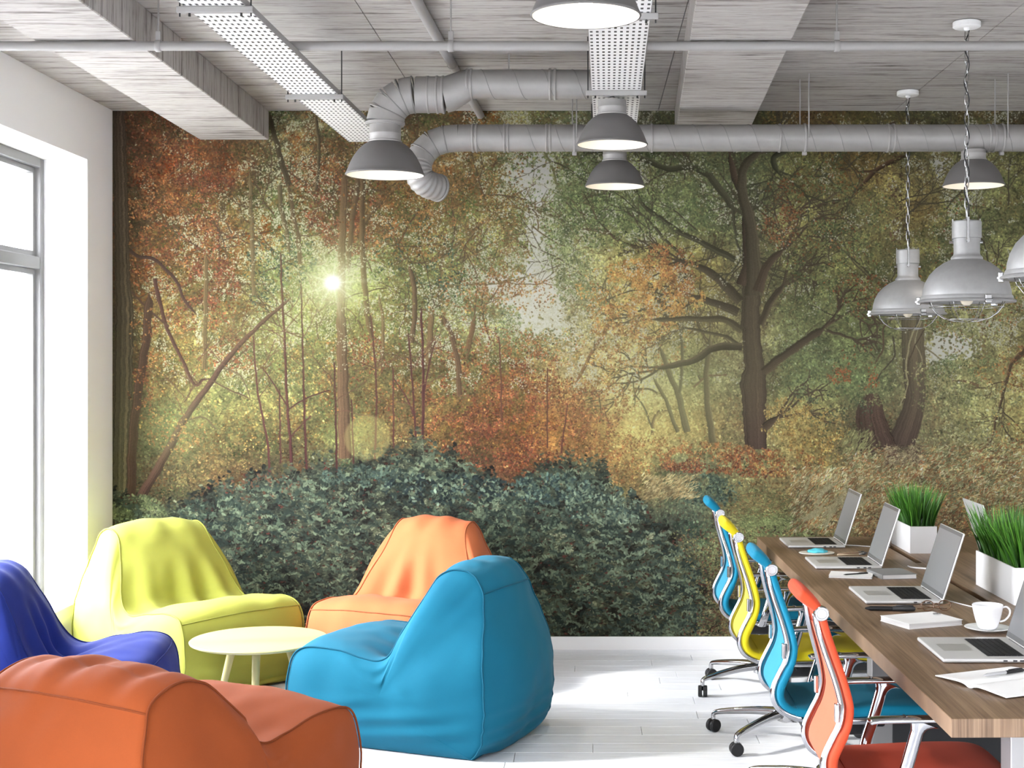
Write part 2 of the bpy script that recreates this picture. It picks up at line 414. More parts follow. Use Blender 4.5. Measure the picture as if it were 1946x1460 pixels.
        hue = hue*(1-.6*g)*(.55+.45*np.clip((620-Y)/120, 0, 1)+.35*np.exp(-((X-980)/140)**2-((Y-760)/90)**2))
        c = c+(np.maximum(hue, 0)[:, None]*np.array([20., -5., -12.])+np.maximum(-hue, 0)[:, None]*np.array([-9., 5., -5.]))*np.clip((205-c.mean(1))/110, 0, 1)[:, None]
        # warm highlights go yellow rather than white
        hi = np.clip(v, 0, 1)[:, None]*np.array([0., 6., -14.])
        c = np.clip(c+hi, 12, 245)
        L = L0+(L1-L0)*r.rand(n)
        dabs(X, Y, L, L*(.4+.35*r.rand(n)), r.rand(n)*3.14, c)
    def holes(N, seed, thr=.7):
        # bright specks of sky between the leaves
        r = np.random.RandomState(seed)
        X = 214+r.rand(N)*(W-2); Y = 210+r.rand(N)*540
        hp = np.array([[0,.35,.45,.9,.8,.4,.5,1,1,.8,.6,.5,.5,.4,.6,.8,.5,.4],
                       [0,.5,.5,1,.7,.5,.7,1.2,1,.8,.55,.45,.5,.4,.6,.9,.5,.4],
                       [0,.7,.8,1.3,.9,.7,.9,1.2,.9,.6,.6,.5,.5,.5,.4,.6,.4,.4],
                       [0,.9,1.1,1.4,1.4,1.1,1.1,1.2,1,.7,.6,.5,.4,.5,.3,.5,.4,.4],
                       [0,.8,1.1,1.0,1.1,.9,1.1,1.2,1.2,.9,.5,.2,.2,.1,.5,1.1,.5,.4],
                       [0,.4,.7,.3,.2,.3,.8,.5,1.0,1.0,.3,.2,.1,0,.2,.4,.3,.2],
                       [0,.1,.1,0,0,0,.1,0,.1,.1,0,0,0,0,0,0,0,0]])
        p = lerp_grid(hp, gx, np.array([210,310,410,510,610,710,770.]), X, Y)
        f = noise_at(X, Y, 11, seed+1)*.7+noise_at(X, Y, 34, seed+2)*.8
        p = p*1.3
        k = (f > thr+.7*(1-p)) & (r.rand(N) < p*1.2)
        X, Y = X[k], Y[k]; n = len(X)
        left = np.clip((1000-X)/500, 0, 1)[:, None]
        c = np.array([205,203,178])[None]*(1-left)+np.array([206,204,164])[None]*left+r.randn(n)[:, None]*9
        L = .6+1.0*r.rand(n)
        dabs(X, Y, L, L*(.5+.5*r.rand(n)), r.rand(n)*3.14, np.clip(c, 0, 250))
    up = lambda x: boundary(x)+14
    foliage(190000, 2.0, 4.4, .20, .8, 11)
    holes(150000, 21, .34)
    # far hazy trunks
    for pts, a, b, c in [
        ([(655,330),(650,470),(648,640),(655,870)],13,22,(120,92,60)), ([(682,330),(668,430),(661,530)],12,8,(112,88,58)),
        ([(470,210),(474,420),(480,640)],6,9,(140,124,80)), ([(398,390),(392,560),(388,700)],7,9,(135,115,72)),
        ([(313,560),(322,640),(330,760)],9,9,(135,125,82)), ([(821,590),(813,690),(808,760)],11,11,(130,104,66)),
        ([(902,600),(886,680),(876,760)],9,9,(128,95,58)), ([(840,600),(862,650),(870,690),(873,760)],9,10,(112,86,60)),
        ([(1305,820),(1287,745),(1269,702),(1255,660)],13,7,(112,104,70)), ([(1287,820),(1262,754),(1242,718)],8,5,(104,94,62)),
        ([(1291,745),(1296,702),(1294,623),(1296,560)],7,6,(108,106,72)), ([(1355,840),(1346,780),(1342,724),(1350,640)],15,8,(108,98,68)),
        ([(1334,727),(1319,690),(1287,650),(1267,615)],6,4,(104,92,62)), ([(1372,830),(1392,770),(1400,720)],5,3,(108,98,68)),
        ([(1700,290),(1703,380),(1708,470)],30,30,(96,70,48)), ([(1862,600),(1868,640),(1877,690)],14,9,(132,108,66)),
        ([(1925,600),(1918,660)],6,6,(118,100,62)), ([(511,215),(525,270),(539,320),(552,352)],8,10,(84,72,50)),
        ([(531,352),(535,400),(545,440),(550,480)],9,7,(112,96,62)), ([(548,350),(556,410),(568,450),(572,500)],7,9,(112,92,60)),
        ([(690,325),(688,440),(692,530),(699,600),(705,640)],11,10,(106,84,54)), ([(1490,560),(1460,600),(1446,640)],8,9,(98,84,62))]:
        line(pts, a, b, c, 1.0, .08, .85)
    foliage(230000, 1.3, 3.2, .27, 1.1, 12, thin=-.45)
    holes(180000, 23, .46)
    OAK = [
([(1348,332),(1319,317),(1264,319),(1228,303),(1195,288)],10,6,(84,82,56)),
        ([(1396,400),(1372,365),(1348,332)],9,10,(84,80,56)), ([(1200,340),(1228,395),(1246,407),(1278,432),(1341,464),(1396,493)],4,9,(82,78,54)),
        ([(1283,493),(1330,507),(1364,529),(1405,572)],6,15,(86,74,54)), ([(1220,405),(1260,450),(1300,490)],3,4,(86,82,56)),
        ([(1319,561),(1362,577),(1402,592)],7,13,(86,74,54)), ([(1155,440),(1185,462),(1222,474)],4,6,(98,80,54)),
        ([(1240,607),(1341,606),(1382,609),(1409,627)],5,10,(104,92,64)), ([(1296,622),(1340,630),(1390,645),(1410,660)],2,5,(100,88,62)),
        ([(1410,540),(1420,500),(1418,443),(1416,387),(1396,335),(1385,290)],15,7,(92,70,54)),
        ([(1432,560),(1432,511),(1423,412),(1409,353),(1416,314),(1445,285)],26,9,(96,84,62)),
        ([(1440,552),(1454,511),(1470,490),(1490,472)],16,7,(94,74,56)), ([(1480,330),(1470,300),(1492,285)],7,8,(78,78,54)),
        ([(1451,706),(1488,677),(1510,661),(1567,622)],13,10,(94,74,56)), ([(1453,812),(1479,790)],12,9,(96,76,58)),
        ([(1445,615),(1468,568),(1490,540)],10,8,(92,76,56)),
        ([(1409,659),(1387,657),(1353,663),(1319,684),(1273,695),(1246,699)],11,7,(84,72,54))]
    # middle trunks and limbs
    for pts, a, b, c in [
        ([(846,615),(837,568),(837,529),(843,488),(866,466),(900,439),(934,407),(968,375),(990,362)],11,2,(112,96,58)),
        ([(843,502),(875,492),(907,479),(957,450),(1013,441)],6,1,(122,110,68)), ([(839,545),(889,540),(957,536),(1002,525)],5,2,(110,96,58)),
        ([(966,300),(941,321),(934,348),(911,389),(880,372)],4,5,(112,104,62)), ([(852,500),(878,462),(890,440)],5,3,(112,100,60)),
        ([(767,344),(728,380),(701,412),(688,432)],6,8,(100,78,50)), ([(733,328),(724,375),(700,410)],6,5,(104,82,52)),
        ([(828,371),(776,427),(757,466)],2.5,2,(84,62,44)), ([(901,600),(905,520),(880,470)],2,1.5,(96,74,50)),
        ([(1034,285),(1050,320),(1068,370),(1085,380),(1110,415)],4,3,(112,112,72)), ([(985,360),(1010,390),(1045,410),(1085,415)],2,4,(120,118,78)),
        ([(1095,290),(1118,330),(1135,360)],5,4,(100,98,66)), ([(1721,293),(1664,324),(1624,364),(1570,389),(1515,394)],9,2,(80,54,38)), ([(1664,324),(1625,325),(1590,318)],4,1.5,(80,54,38)),
        ([(1610,370),(1600,400),(1560,460),(1545,490)],2,1,(84,66,46)), ([(1570,230),(1640,250),(1700,232)],3,4,(72,54,38)),
        ([(1167,598),(1145,636),(1122,675),(1095,727)],6,5,(124,88,54)), ([(1206,738),(1235,740),(1262,756)],2.5,3,(96,84,58)),
        ([(1240,815),(1224,775),(1206,745),(1203,715)],3,1.2,(92,84,60)), ([(1239,825),(1242,800),(1252,782),(1272,780)],5,4,(124,98,62)),
        ([(1319,735),(1345,715),(1380,712)],2.5,2,(116,86,60)),
        ([(1946,663),(1920,695),(1911,731),(1895,787),(1881,839),(1852,866)],7,2,(88,68,46)), ([(1990,655),(1946,672),(1925,690)],4,4,(88,68,46)),
        ([(1757,660),(1790,685),(1810,722),(1820,785)],1.6,1.4,(150,135,95)), ([(1862,735),(1840,726),(1812,722)],5,2,(120,92,62))]:
        line(pts, a, b, c, 1.0)
    for k in range(46):
        x, y = [(1416,387),(1330,507),(1278,432),(1264,319),(1362,577),(1353,663),(1454,511),(1488,677),(1409,353),(1624,364),(1664,324),(866,466),(907,479),(934,407),(957,536),(688,432),(1911,731),(1895,787),(1570,389),(880,372),(1013,441)][k % 21]
        twigs(x+rs.randn()*6, y+rs.randn()*6, rs.rand()*6.28, 45+50*rs.rand(), 1.6, (88,74,52) if x > 1050 else (104,84,54), 2)
    # oak trunk: edges given row by row
    def trunk(rows, col, seed, streak=.11, low=None):
        r = np.random.RandomState(seed)
        ys = np.array([q[0] for q in rows], float); l = np.array([q[1] for q in rows], float); rr = np.array([q[2] for q in rows], float)
        y = np.arange(ys[0], ys[-1], .6)
        e = r.randn(2, len(y)); e = np.array([np.convolve(q, np.ones(15)/15, 'same') for q in e])*3.2
        L = np.interp(y, ys, l)+e[0]; Rr = np.interp(y, ys, rr)+e[1]
        m = int((rr-l).max()*1.5)
        X, Y, C = [], [], []
        st = r.randn(m)*streak; st = st+np.roll(st, 1)*.5
        for j in range(m):
            s = (j+.5)/m
            X.append(L+(Rr-L)*s); Y.append(y)
            f = 1+st[j]*(.5+.9*np.abs(np.convolve(r.randn(len(y)), np.ones(31)/5.5, 'same')))+.16*np.cos((s-.62)*3.6)-.10+.35*streak*r.randn(len(y))
            cc = np.array(col, float)[None].repeat(len(y), 0)
            if low is not None:
                tt = ((y-ys[0])/(ys[-1]-ys[0]))[:, None]; cc = cc*(1-tt)+np.array(low, float)[None]*tt
            C.append(cc*f[:, None])
        dabs(np.concatenate(X), np.concatenate(Y), np.full(m*len(y), 2.6), np.full(m*len(y), .7), np.full(m*len(y), 1.57), np.clip(np.concatenate(C), 0, 255))
    trunk([(540,1412,1446),(600,1409,1443),(645,1412,1445),(700,1416,1452),(728,1405,1455),(740,1409,1455),(800,1413,1455),(852,1417,1456)], (88,78,58), 5, .07, low=(80,60,50))
    trunk([(590,1713,1754),(640,1714,1755),(700,1716,1759),(750,1721,1759),(775,1716,1755),(800,1704,1752),(830,1692,1743),(858,1684,1734)], (120,108,78), 6, .06, low=(86,66,56))
    trunk([(750,1645,1668),(765,1634,1676),(790,1626,1680),(815,1628,1690),(840,1632,1700),(862,1624,1705)], (92,64,52), 8, .12, low=(80,60,50))
    line([(1752,600),(1732,640),(1722,690),(1724,735),(1712,770)], 2, 2.5, (168,158,112), 1.5)
    line([(1750,610),(1740,650),(1752,690),(1741,712),(1744,732)], 1.2, 1.2, (172,164,118), 1.5)
    line([(1756,625),(1738,660),(1725,690),(1727,730),(1715,765)], 1.4, 1.4, (80,62,46), 1.5)
    line([(1700,600),(1678,625),(1680,655),(1662,690)], 2.5, 1.5, (82,58,42), 2); line([(1697,640),(1698,680),(1676,706),(1660,730)], 2, 1.2, (72,60,46), 1.5)
    # foliage in front of the limbs
    foliage(60000, 1.2, 2.7, .28, 1.2, 13, thin=.45, box=(200,200,1075,960))
    foliage(40000, 1.2, 2.7, .26, 1.1, 14, thin=.55, box=(1075,200,2262,900))
    foliage(26000, 1.3, 2.8, .25, .8, 17, box=(1060,285,1720,500), thin=.5)
    for k in range(120):
        if k % 2: x, y, cc, ww_ = 250+rs.rand()*700, 225+rs.rand()*430, (84,64,46), 1.5
        else: x, y, cc, ww_ = 1080+rs.rand()*900, 290+rs.rand()*330, (76,66,48), 1.7
        if sky_in(np.array([x]), np.array([y]))[0]: continue
        twigs(x, y, -1.57+rs.randn()*1.0, 50+70*rs.rand(), ww_, cc, 2)
    for pts, a, b, c in OAK: line(pts, a*1.3, b*1.3, tuple(q*.84 for q in c), 1.2, .10)
    for pts, a, b, c in OAK:
        e0, e1 = (pts[0], pts[1]) if a <= b else (pts[-1], pts[-2])
        an = np.arctan2(e0[1]-e1[1], e0[0]-e1[0])
        for k in range(3): twigs(e0[0]-np.cos(an)*8, e0[1]-np.sin(an)*8, an+rs.randn()*.35, 60+40*rs.rand(), max(1.4, min(a, b)*.55), tuple(q*.86 for q in c), 2, .5)
    trunk([(540,1412,1446),(600,1409,1443),(645,1412,1445),(700,1416,1452),(728,1405,1455),(740,1409,1455),(800,1413,1455),(852,1417,1456)], (80,69,52), 5, .07, low=(80,60,50))
    foliage(16000, 1.2, 2.6, .26, .8, 19, box=(1075,285,1720,520), thin=.7)
    # individual colour masses of leaves
    def clump(cx, cy, rx, ry, n, cols, L0=1.2, L1=2.6, seed=0, thr=0.0, ang=None):
        r = np.random.RandomState(seed+int(cx)*3+int(cy))
        a = r.rand(n)*6.283; q = np.sqrt(r.rand(n))**.9
        X = cx+np.cos(a)*q*rx; Y = cy+np.sin(a)*q*ry
        f = noise_at(X, Y, 15, 300+seed)+.5*r.randn(n)-.8*q
        k = f > thr-.5
        X, Y = X[k], Y[k]; m = len(X)
        c = np.array(cols, float)[r.randint(len(cols), size=m)]*np.exp(.17*r.randn(m)+.12*noise_at(X, Y, 12, 55))[:, None]
        L = L0+(L1-L0)*r.rand(m)
        A = r.rand(m)*3.14 if ang is None else ang+r.randn(m)*.45
        dabs(X, Y, L, L*(.4+.3*r.rand(m)), A, np.clip(c, 0, 250))
    RED = [(132,66,42),(148,78,48),(104,52,38),(126,82,54),(94,60,44)]; ORG = [(176,112,58),(162,94,50),(186,130,72),(142,86,48),(128,92,54)]
    YEL = [(192,160,80),(175,140,70),(205,178,104),(160,120,58)]; GRN = [(104,118,66),(88,102,58),(126,136,82),(74,86,52)]
    AMB = [(214,148,66),(196,130,56),(222,164,82),(182,124,60),(200,160,84)]
    TEAL = [(58,78,62),(70,92,70),(48,64,54)]
    for (cx, cy, rx, ry, n, cols) in [
        (300,250,80,60,1900,RED), (350,320,90,60,2000,RED+ORG), (280,380,60,50,1300,ORG), (390,345,50,18,700,RED), (340,440,90,60,2000,ORG+RED), (400,470,50,50,1300,RED+ORG),
        (300,520,70,40,1100,ORG+RED), (400,540,50,45,1100,RED), (380,595,60,30,800,RED+ORG), (270,690,40,110,1100,ORG+YEL), (350,660,80,60,700,ORG+YEL), (440,670,40,40,600,RED+ORG),
        (265,740,22,50,500,RED+ORG), (600,330,60,30,700,ORG+RED), (630,400,50,50,1200,RED), (660,440,45,40,1300,RED), (680,370,40,50,800,RED), (720,450,40,40,400,ORG), (800,430,80,60,1500,[(140,100,55),(120,84,46),(160,112,60)]),
        (790,360,80,50,1200,[(130,92,52),(110,80,48),(150,110,60)]), (880,390,60,60,1000,[(132,100,58),(150,110,62)]), (700,650,60,60,500,ORG+YEL), (690,680,40,40,500,RED), (660,720,50,80,350,ORG),
        (900,545,60,40,600,ORG), (960,555,70,40,500,[(170,128,72),(150,110,60)]), (860,630,60,60,600,ORG+YEL), (930,690,100,60,2600,RED+ORG), (1010,720,70,50,1700,RED+ORG), (900,760,90,60,2400,RED+ORG), (1000,800,110,60,2800,RED),
        (1060,790,90,70,2400,ORG+RED), (960,850,110,40,2000,RED), (1100,830,90,60,2000,ORG), (860,820,60,40,900,ORG+RED), (780,760,60,70,600,RED+ORG), (1080,720,70,40,1000,YEL+ORG), (1140,770,50,50,900,ORG+RED),
        (1010,660,60,30,700,ORG+GRN), (1230,530,70,35,1400,ORG+YEL), (1170,555,70,44,2600,AMB), (1260,565,70,36,2200,AMB), (1225,600,90,50,1800,AMB), (1215,520,60,26,1400,AMB), (1290,520,40,40,800,ORG), (1190,610,70,40,1300,YEL+ORG), (1240,650,60,50,1100,YEL+ORG), (1150,660,60,40,900,YEL+ORG),
        (1180,720,40,60,900,YEL+ORG), (1255,480,40,16,500,ORG), (1120,700,50,30,600,YEL),
        (1560,320,70,50,1000,GRN+[(130,80,40)]), (1500,370,40,40,700,[(130,72,38),(110,90,50)]), (1600,400,90,50,1000,GRN+[(150,90,45)]), (1480,430,40,40,600,[(150,90,50),(120,70,40)]), (1580,480,80,60,1400,GRN+[(140,84,42)]), (1640,560,50,40,800,[(140,70,38),(110,100,60)]),
        (1560,570,70,60,1300,GRN+[(150,140,84)]), (1540,600,60,40,900,[(130,138,86),(108,118,72)]), (1630,700,40,40,900,GRN+[(170,90,45),(150,150,96)]), (1600,715,25,14,220,[(170,86,44)]), (1655,715,16,22,220,[(170,80,40)]), (1650,750,45,18,500,[(150,150,96),(120,128,78)]),
        (1530,700,50,60,1200,[(112,124,80),(92,108,70),(130,140,92)]), (1590,790,60,50,800,[(84,96,68),(70,82,58)]), (1500,800,50,40,1000,YEL), (1550,830,60,50,1500,YEL+[(188,150,70)]), (1590,860,40,30,700,YEL),
        (1780,560,60,60,700,GRN+[(150,90,45)]), (1890,560,60,60,900,GRN+ORG), (1830,440,50,60,700,GRN+[(130,70,40)]), (1920,700,60,40,700,ORG+YEL), (1930,820,50,40,600,ORG+YEL), (1800,740,60,50,900,[(130,134,84),(110,116,70)]), (1860,780,80,50,1300,[(150,152,100),(128,130,82),(172,170,120)]),
        (1830,850,90,40,1300,[(160,156,104),(136,132,84),(176,170,124)]), (1250,860,110,26,1600,ORG+YEL), (1350,870,110,26,1900,ORG), (1440,880,80,24,1300,ORG+RED), (1310,885,50,12,500,RED), (1500,880,60,24,900,ORG+YEL), (1180,890,50,26,600,YEL+ORG),
        (460,800,140,60,900,YEL+GRN), (400,880,90,40,900,[(120,96,58),(140,112,64)]), (560,740,90,60,700,YEL+GRN), (600,680,60,50,700,YEL+GRN), (520,520,50,70,700,TEAL), (560,480,40,50,500,TEAL), (790,500,70,80,900,TEAL+[(96,110,66)]), (860,520,30,40,260,TEAL),
        (1100,320,40,60,900,GRN), (1110,420,70,50,1600,GRN), (1180,400,80,60,1500,GRN), (1080,480,50,50,900,[(120,130,80),(140,148,96)]), (1110,540,50,50,900,[(124,134,82),(146,152,100)]), (965,615,22,40,500,[(138,146,100),(120,132,86)])]:
        clump(cx, cy, rx*1.15, ry*1.15, int(n*.85), cols)
    for pts, a, b, c in [([(655,330),(650,470),(648,600)],11,15,(104,80,54)), ([(648,590),(651,700),(656,870)],17,24,(112,84,60)), ([(682,330),(668,430),(661,520)],10,7,(96,74,50)),
        ([(511,215),(525,270),(539,320),(549,352)],8,10,(78,66,46)), ([(531,352),(535,400),(545,440),(550,480)],8,7,(98,84,56)), ([(548,350),(558,410),(566,450),(571,500)],7,8,(98,78,52)),
        ([(690,325),(688,440),(692,530),(699,600),(705,640)],10,10,(96,74,48)), ([(600,215),(606,300),(600,360)],5,6,(92,78,54)), ([(474,330),(478,420),(482,560)],6,8,(118,100,66)), ([(392,480),(391,560),(388,700)],7,8,(120,98,62)),
        ([(843,600),(862,650),(870,690),(873,750)],9,10,(104,78,54)), ([(902,600),(886,680)],9,9,(114,84,54)), ([(821,590),(813,690)],10,10,(118,94,60)), ([(720,560),(728,620),(724,700)],5,6,(112,90,58)), ([(778,500),(788,560),(783,650)],8,9,(100,78,54)),
        ([(1305,820),(1287,745),(1269,702),(1255,660)],13,7,(108,100,68)), ([(1287,820),(1262,754),(1242,718)],7,5,(98,90,60)), ([(1291,745),(1296,702),(1294,623)],6,5,(104,100,68)), ([(1355,840),(1346,780),(1342,724),(1350,640)],13,8,(104,94,64))]:
        line(pts, a, b, c, 1.2, .12, .62)
    foliage(9000, 1.1, 2.4, .28, 1.0, 23, box=(260,230,960,760), thin=.7)
    holes(70000, 29, .62)
    BRN = [(128,96,56),(150,112,62),(106,82,52),(138,118,70)]; LGR = [(112,126,78),(132,142,92),(96,110,68)]
    for (cx, cy, rx, ry, n, cols) in [(950,330,40,40,420,LGR+BRN),(985,300,40,22,300,LGR),(960,400,45,40,520,BRN),(930,450,60,40,800,BRN),(950,545,70,34,700,BRN+ORG),(1010,560,50,34,380,BRN+ORG),(920,500,50,24,300,BRN),(975,470,40,20,200,BRN),
        (1080,400,30,60,600,LGR),(1065,470,30,40,420,LGR),(1090,540,34,50,560,LGR),(1100,340,40,40,600,LGR),(1040,640,50,24,420,LGR+YEL),(1075,660,40,30,420,LGR+YEL),(990,650,40,24,400,ORG+LGR),(1020,360,24,40,120,LGR),(1810,640,40,30,260,LGR+BRN),(1840,690,60,20,420,LGR),(1780,700,40,20,300,LGR)]:
        clump(cx, cy, rx, ry, n, cols, 1.0, 2.2, 9)
    for pts, a, b, c in OAK[-10:]: line(pts, a*1.15, b*1.15, tuple(q*.82 for q in c), 1.0, .10, .85)
    # thin saplings in front
    SAP = (82,44,42)
    for pts, a, b, c in [
        ([(552,566),(531,584),(482,628),(436,677),(392,738),(350,797),(318,858),(263,952)],4,17,(80,55,44)),
        ([(240,470),(262,486),(292,492),(316,512),(336,536),(352,572),(372,597)],6,4,(72,50,44)), ([(294,530),(305,580),(318,625),(345,680),(377,730),(384,722),(396,720)],7,4,(84,54,46)),
        ([(396,720),(440,742),(470,755)],2,1.2,(88,64,50)), ([(250,555),(285,590),(320,620)],3,3,(84,58,46)), ([(360,797),(385,792),(410,815)],2.5,1,(96,76,54)), ([(425,700),(455,712),(475,755)],2.5,1.2,(104,88,62)),
        ([(533,480),(536,560),(541,650),(545,756),(553,860),(557,970)],2,5.5,SAP), ([(572,540),(576,690),(581,860),(583,905)],1.5,4,SAP), ([(481,640),(490,745),(508,840),(515,960)],1.5,4,SAP), ([(635,690),(638,790),(640,900)],1.6,3.4,SAP),
        ([(531,740),(533,880)],1.4,2,SAP), ([(553,830),(575,805),(590,790)],1,1.5,SAP), ([(545,780),(585,755),(625,742)],1.8,1,SAP), ([(545,770),(520,730),(500,700)],1.8,1,SAP),
        ([(800,585),(804,690),(804,780),(800,900)],2.5,5.5,(80,42,42)), ([(826,650),(810,720),(803,790)],1.4,2.5,SAP), ([(705,600),(715,735),(712,880)],1.8,3.2,(90,50,46)), ([(776,634),(785,747),(791,849)],1.8,3.2,SAP),
        ([(748,720),(775,760),(786,790)],1.2,1.6,SAP), ([(948,640),(952,720),(953,800)],1.6,2.6,(100,60,46)), ([(1040,700),(1040,850)],1.4,2.4,(100,60,46)), ([(1078,770),(1066,860)],1.4,2.2,(96,52,44)), ([(668,760),(672,880)],1.3,2,SAP), ([(747,700),(748,850)],1.3,2,SAP)]:
        line(pts, a, b, c, .8)
    for k in range(40):
        x, y = [(541,650),(576,690),(490,745),(804,690),(785,747),(715,735),(377,730),(436,677),(350,797),(638,790)][k % 10]
        y += rs.rand()*90-60
        twigs(x, y, -1.57+rs.choice([-1, 1])*(.5+.6*rs.rand()), 40+40*rs.rand(), 1.2, (96,66,50), 1)
    trunk([(205,214,237),(300,214,240),(400,217,243),(530,219,247),(600,219,253),(700,217,252),(860,213,248),(955,212,247)], (76,58,45), 3, .13, low=(98,92,64))
    line([(283,560),(278,643),(264,733),(253,824),(249,955)], 15, 17, (84,60,46), 1.5)
    clump(275,640,30,60,400,ORG); clump(262,740,20,40,260,RED+ORG); clump(330,820,60,40,420,YEL+ORG)
    # misty light in the glade, lower left and centre right
    # ---- undergrowth
    def under(N, seed):
        r = np.random.RandomState(seed)
        X = 214+r.rand(N)*1160; b = boundary(X)+noise_at(X, X*0+300, 24, 61)*13-8
        Y = b+(1225-b)*r.rand(N)**1.12-np.abs(r.randn(N))*7
        k = X < np.interp(Y, [850,1000,1080,1150,1215], [1210,1262,1345,1362,1330])+r.randn(N)*22
        k &= r.rand(N) < np.clip((Y-b)/42, .10, 1)
        X, Y = X[k], Y[k]; n = len(X)
        o = np.argsort(Y+r.randn(n)*14); X, Y = X[o], Y[o]
        f = .75*noise_at(X, Y, 13, 71)+.55*noise_at(X, Y, 34, 72)+.65*r.randn(n)-.12+.25*np.clip((1010-Y)/120, -1, 1)*0
        pal = np.array([(24,23,20),(37,39,33),(48,53,44),(60,67,53),(77,85,64),(100,109,81),(134,142,108),(170,175,138)], float)
        idx = np.clip((f+1.7)/3.9*(len(pal)-1), 0, len(pal)-1.01)
        i0 = idx.astype(int); t = (idx-i0)[:, None]
        c = pal[i0]*(1-t)+pal[i0+1]*t
        rt = np.clip((X-900)/400, 0, 1)[:, None]*np.clip((Y-930)/150, 0, 1)[:, None]
        c = c*(1+.12*rt)+rt*np.array([7., 3., -6.])
        red = r.rand(n) < .035+.05*rt[:, 0]
        c[red] = np.array([96,46,36])*(.6+.6*r.rand(red.sum()))[:, None]
        L = 2.1+2.8*r.rand(n)+.6*np.clip((Y-950)/200, 0, 1)
        hi = f > .75
        Wd = L*np.where(hi, .28+.2*r.rand(n), .4+.35*r.rand(n))
        A = np.where(r.rand(n) < .5, .35, -.35)+r.randn(n)*.55
        dabs(X, Y, L, Wd, A, np.clip(c, 0, 240))
    under(85000, 31)
    for k in range(60):
        x = 260+rs.rand()*1050; y = boundary(x)+20+rs.rand()*250
        twigs(x, y, -1.57+rs.randn()*.6, 20+26*rs.rand(), 1.0, (112,122,96), 0)
    def leaf_pairs(N, seed):
        # bramble leaves that catch the light: short arched rows of pointed leaves
        r = np.random.RandomState(seed); X, Y, L, Wd, A, C = [], [], [], [], [], []
        for k in range(N):
            x = 225+r.rand()*1110; y = boundary(x)+8+r.rand()*(1200-boundary(x))
            a = r.randn()*.5+(0 if r.rand() < .5 else 3.14); base = np.array([(88,104,82),(118,134,104),(62,76,63),(46,58,50)][r.randint(4)], float)
            for j in range(r.randint(3, 7)):
                X.append(x); Y.append(y); l = 2.8+2.8*r.rand(); L.append(l); Wd.append(l*(.3+.2*r.rand())); A.append(a+r.choice([-.8, .8])+r.randn()*.2); C.append(base*(.8+.4*r.rand()))
                x += np.cos(a)*4.6; y += np.sin(a)*4.6+.5*j; a += .08
        X, Y = np.array(X), np.array(Y)
        k = X < np.interp(Y, [850,1000,1080,1150,1215], [1210,1262,1345,1362,1330])
        dabs(X[k], Y[k], np.array(L)[k], np.array(Wd)[k], np.array(A)[k], np.array(C)[k])
    leaf_pairs(2600, 33)
    clump(260,985,60,45,1500,[(98,108,72),(120,128,88),(76,86,60)],1.8,3.8,4)
    clump(1350,932,62,32,1500,[(78,96,78),(98,116,90),(58,74,62)],1.8,3.4,4)
    clump(500,930,80,30,500,[(60,70,58),(84,92,70),(100,70,50)],2,4,4)
    clump(700,905,90,22,600,[(56,72,64),(80,98,82)],2.4,4.4,4); clump(1050,930,80,30,700,[(50,66,64),(76,96,84),(104,122,100)],2.4,4.6,4)
    clump(850,930,130,30,600,[(34,44,44),(64,82,74),(110,128,106),(46,58,56)],2.6,4.8,5); clump(1150,960,80,40,700,[(58,74,66),(96,114,92),(124,140,112)],2.4,4.6,5)
    # path, grass, litter and ferns on the right
    def streaks(box, n, cols, L0, L1, ang, sp, seed, wd=.6):
        r = np.random.RandomState(seed)
        X = box[0]+r.rand(n)*(box[2]-box[0]); Y = box[1]+r.rand(n)*(box[3]-box[1])
        e = np.minimum(np.minimum(X-box[0], box[2]-X)/(.18*(box[2]-box[0])), np.minimum(Y-box[1], box[3]-Y)/(.18*(box[3]-box[1])))
        k = r.rand(n) < e+.1
        X, Y = X[k], Y[k]; m = len(X)
        c = np.array(cols, float)[r.randint(len(cols), size=m)]*np.exp(.18*r.randn(m)+.14*noise_at(X, Y, 20, seed))[:, None]
        L = L0+(L1-L0)*r.rand(m)
        dabs(X, Y, L, np.full(m, wd), ang+r.randn(m)*sp, np.clip(c, 0, 250))
    clump(1450,960,80,30,2200,[(118,122,72),(104,108,64),(134,112,66),(120,98,60)],1.6,3.2,6)
    streaks((1400,965,1560,1030), 2600, [(130,142,84),(112,124,72),(150,158,98)], 2, 5, .3, .5, 41)
    streaks((1390,935,1540,985), 1500, [(128,126,76),(140,112,66),(110,112,66)], 2, 4, .1, .4, 42)
    r = np.random.RandomState(44); n = 17000
    X = 1260+r.rand(n)*480; Y = 1000+r.rand(n)*215+np.abs(r.randn(n))*16*(r.rand(n)-.2)
    k = (X > np.interp(Y, [1000,1080,1150,1215], [1268,1335,1352,1315])+r.randn(n)*22) & (r.rand(n) < np.clip((Y-985)/90, 0, 1))
    X, Y = X[k], Y[k]; n = len(X)
    pal = np.array([(86,80,54),(108,108,68),(130,126,78),(144,120,72),(124,78,54),(152,146,90),(68,58,46),(110,68,50),(98,108,66),(118,122,76)], float)
    c = pal[r.randint(len(pal), size=n)]*np.exp(.15*r.randn(n)+.12*noise_at(X, Y, 25, 45))[:, None]
    L = 1.2+1.7*r.rand(n); dabs(X, Y, L, L*.5, r.rand(n)*3.14, np.clip(c, 0, 240))
    FERN = [(192,182,132),(172,154,102),(150,140,90),(176,140,84),(138,104,60),(208,198,152),(122,128,82),(150,98,56)]
    streaks((1500,885,1680,1015), 5200, FERN, 3, 8, -.75, .35, 51, .8); streaks((1600,850,1800,960), 4200, FERN+[(120,122,80),(160,100,58)], 2.5, 7, -.6, .6, 52, .8)
    streaks((1740,840,2262,1010), 11500, FERN+[(122,126,82),(168,104,58),(150,156,108)], 2.5, 7, -.5, .6, 53, .8)
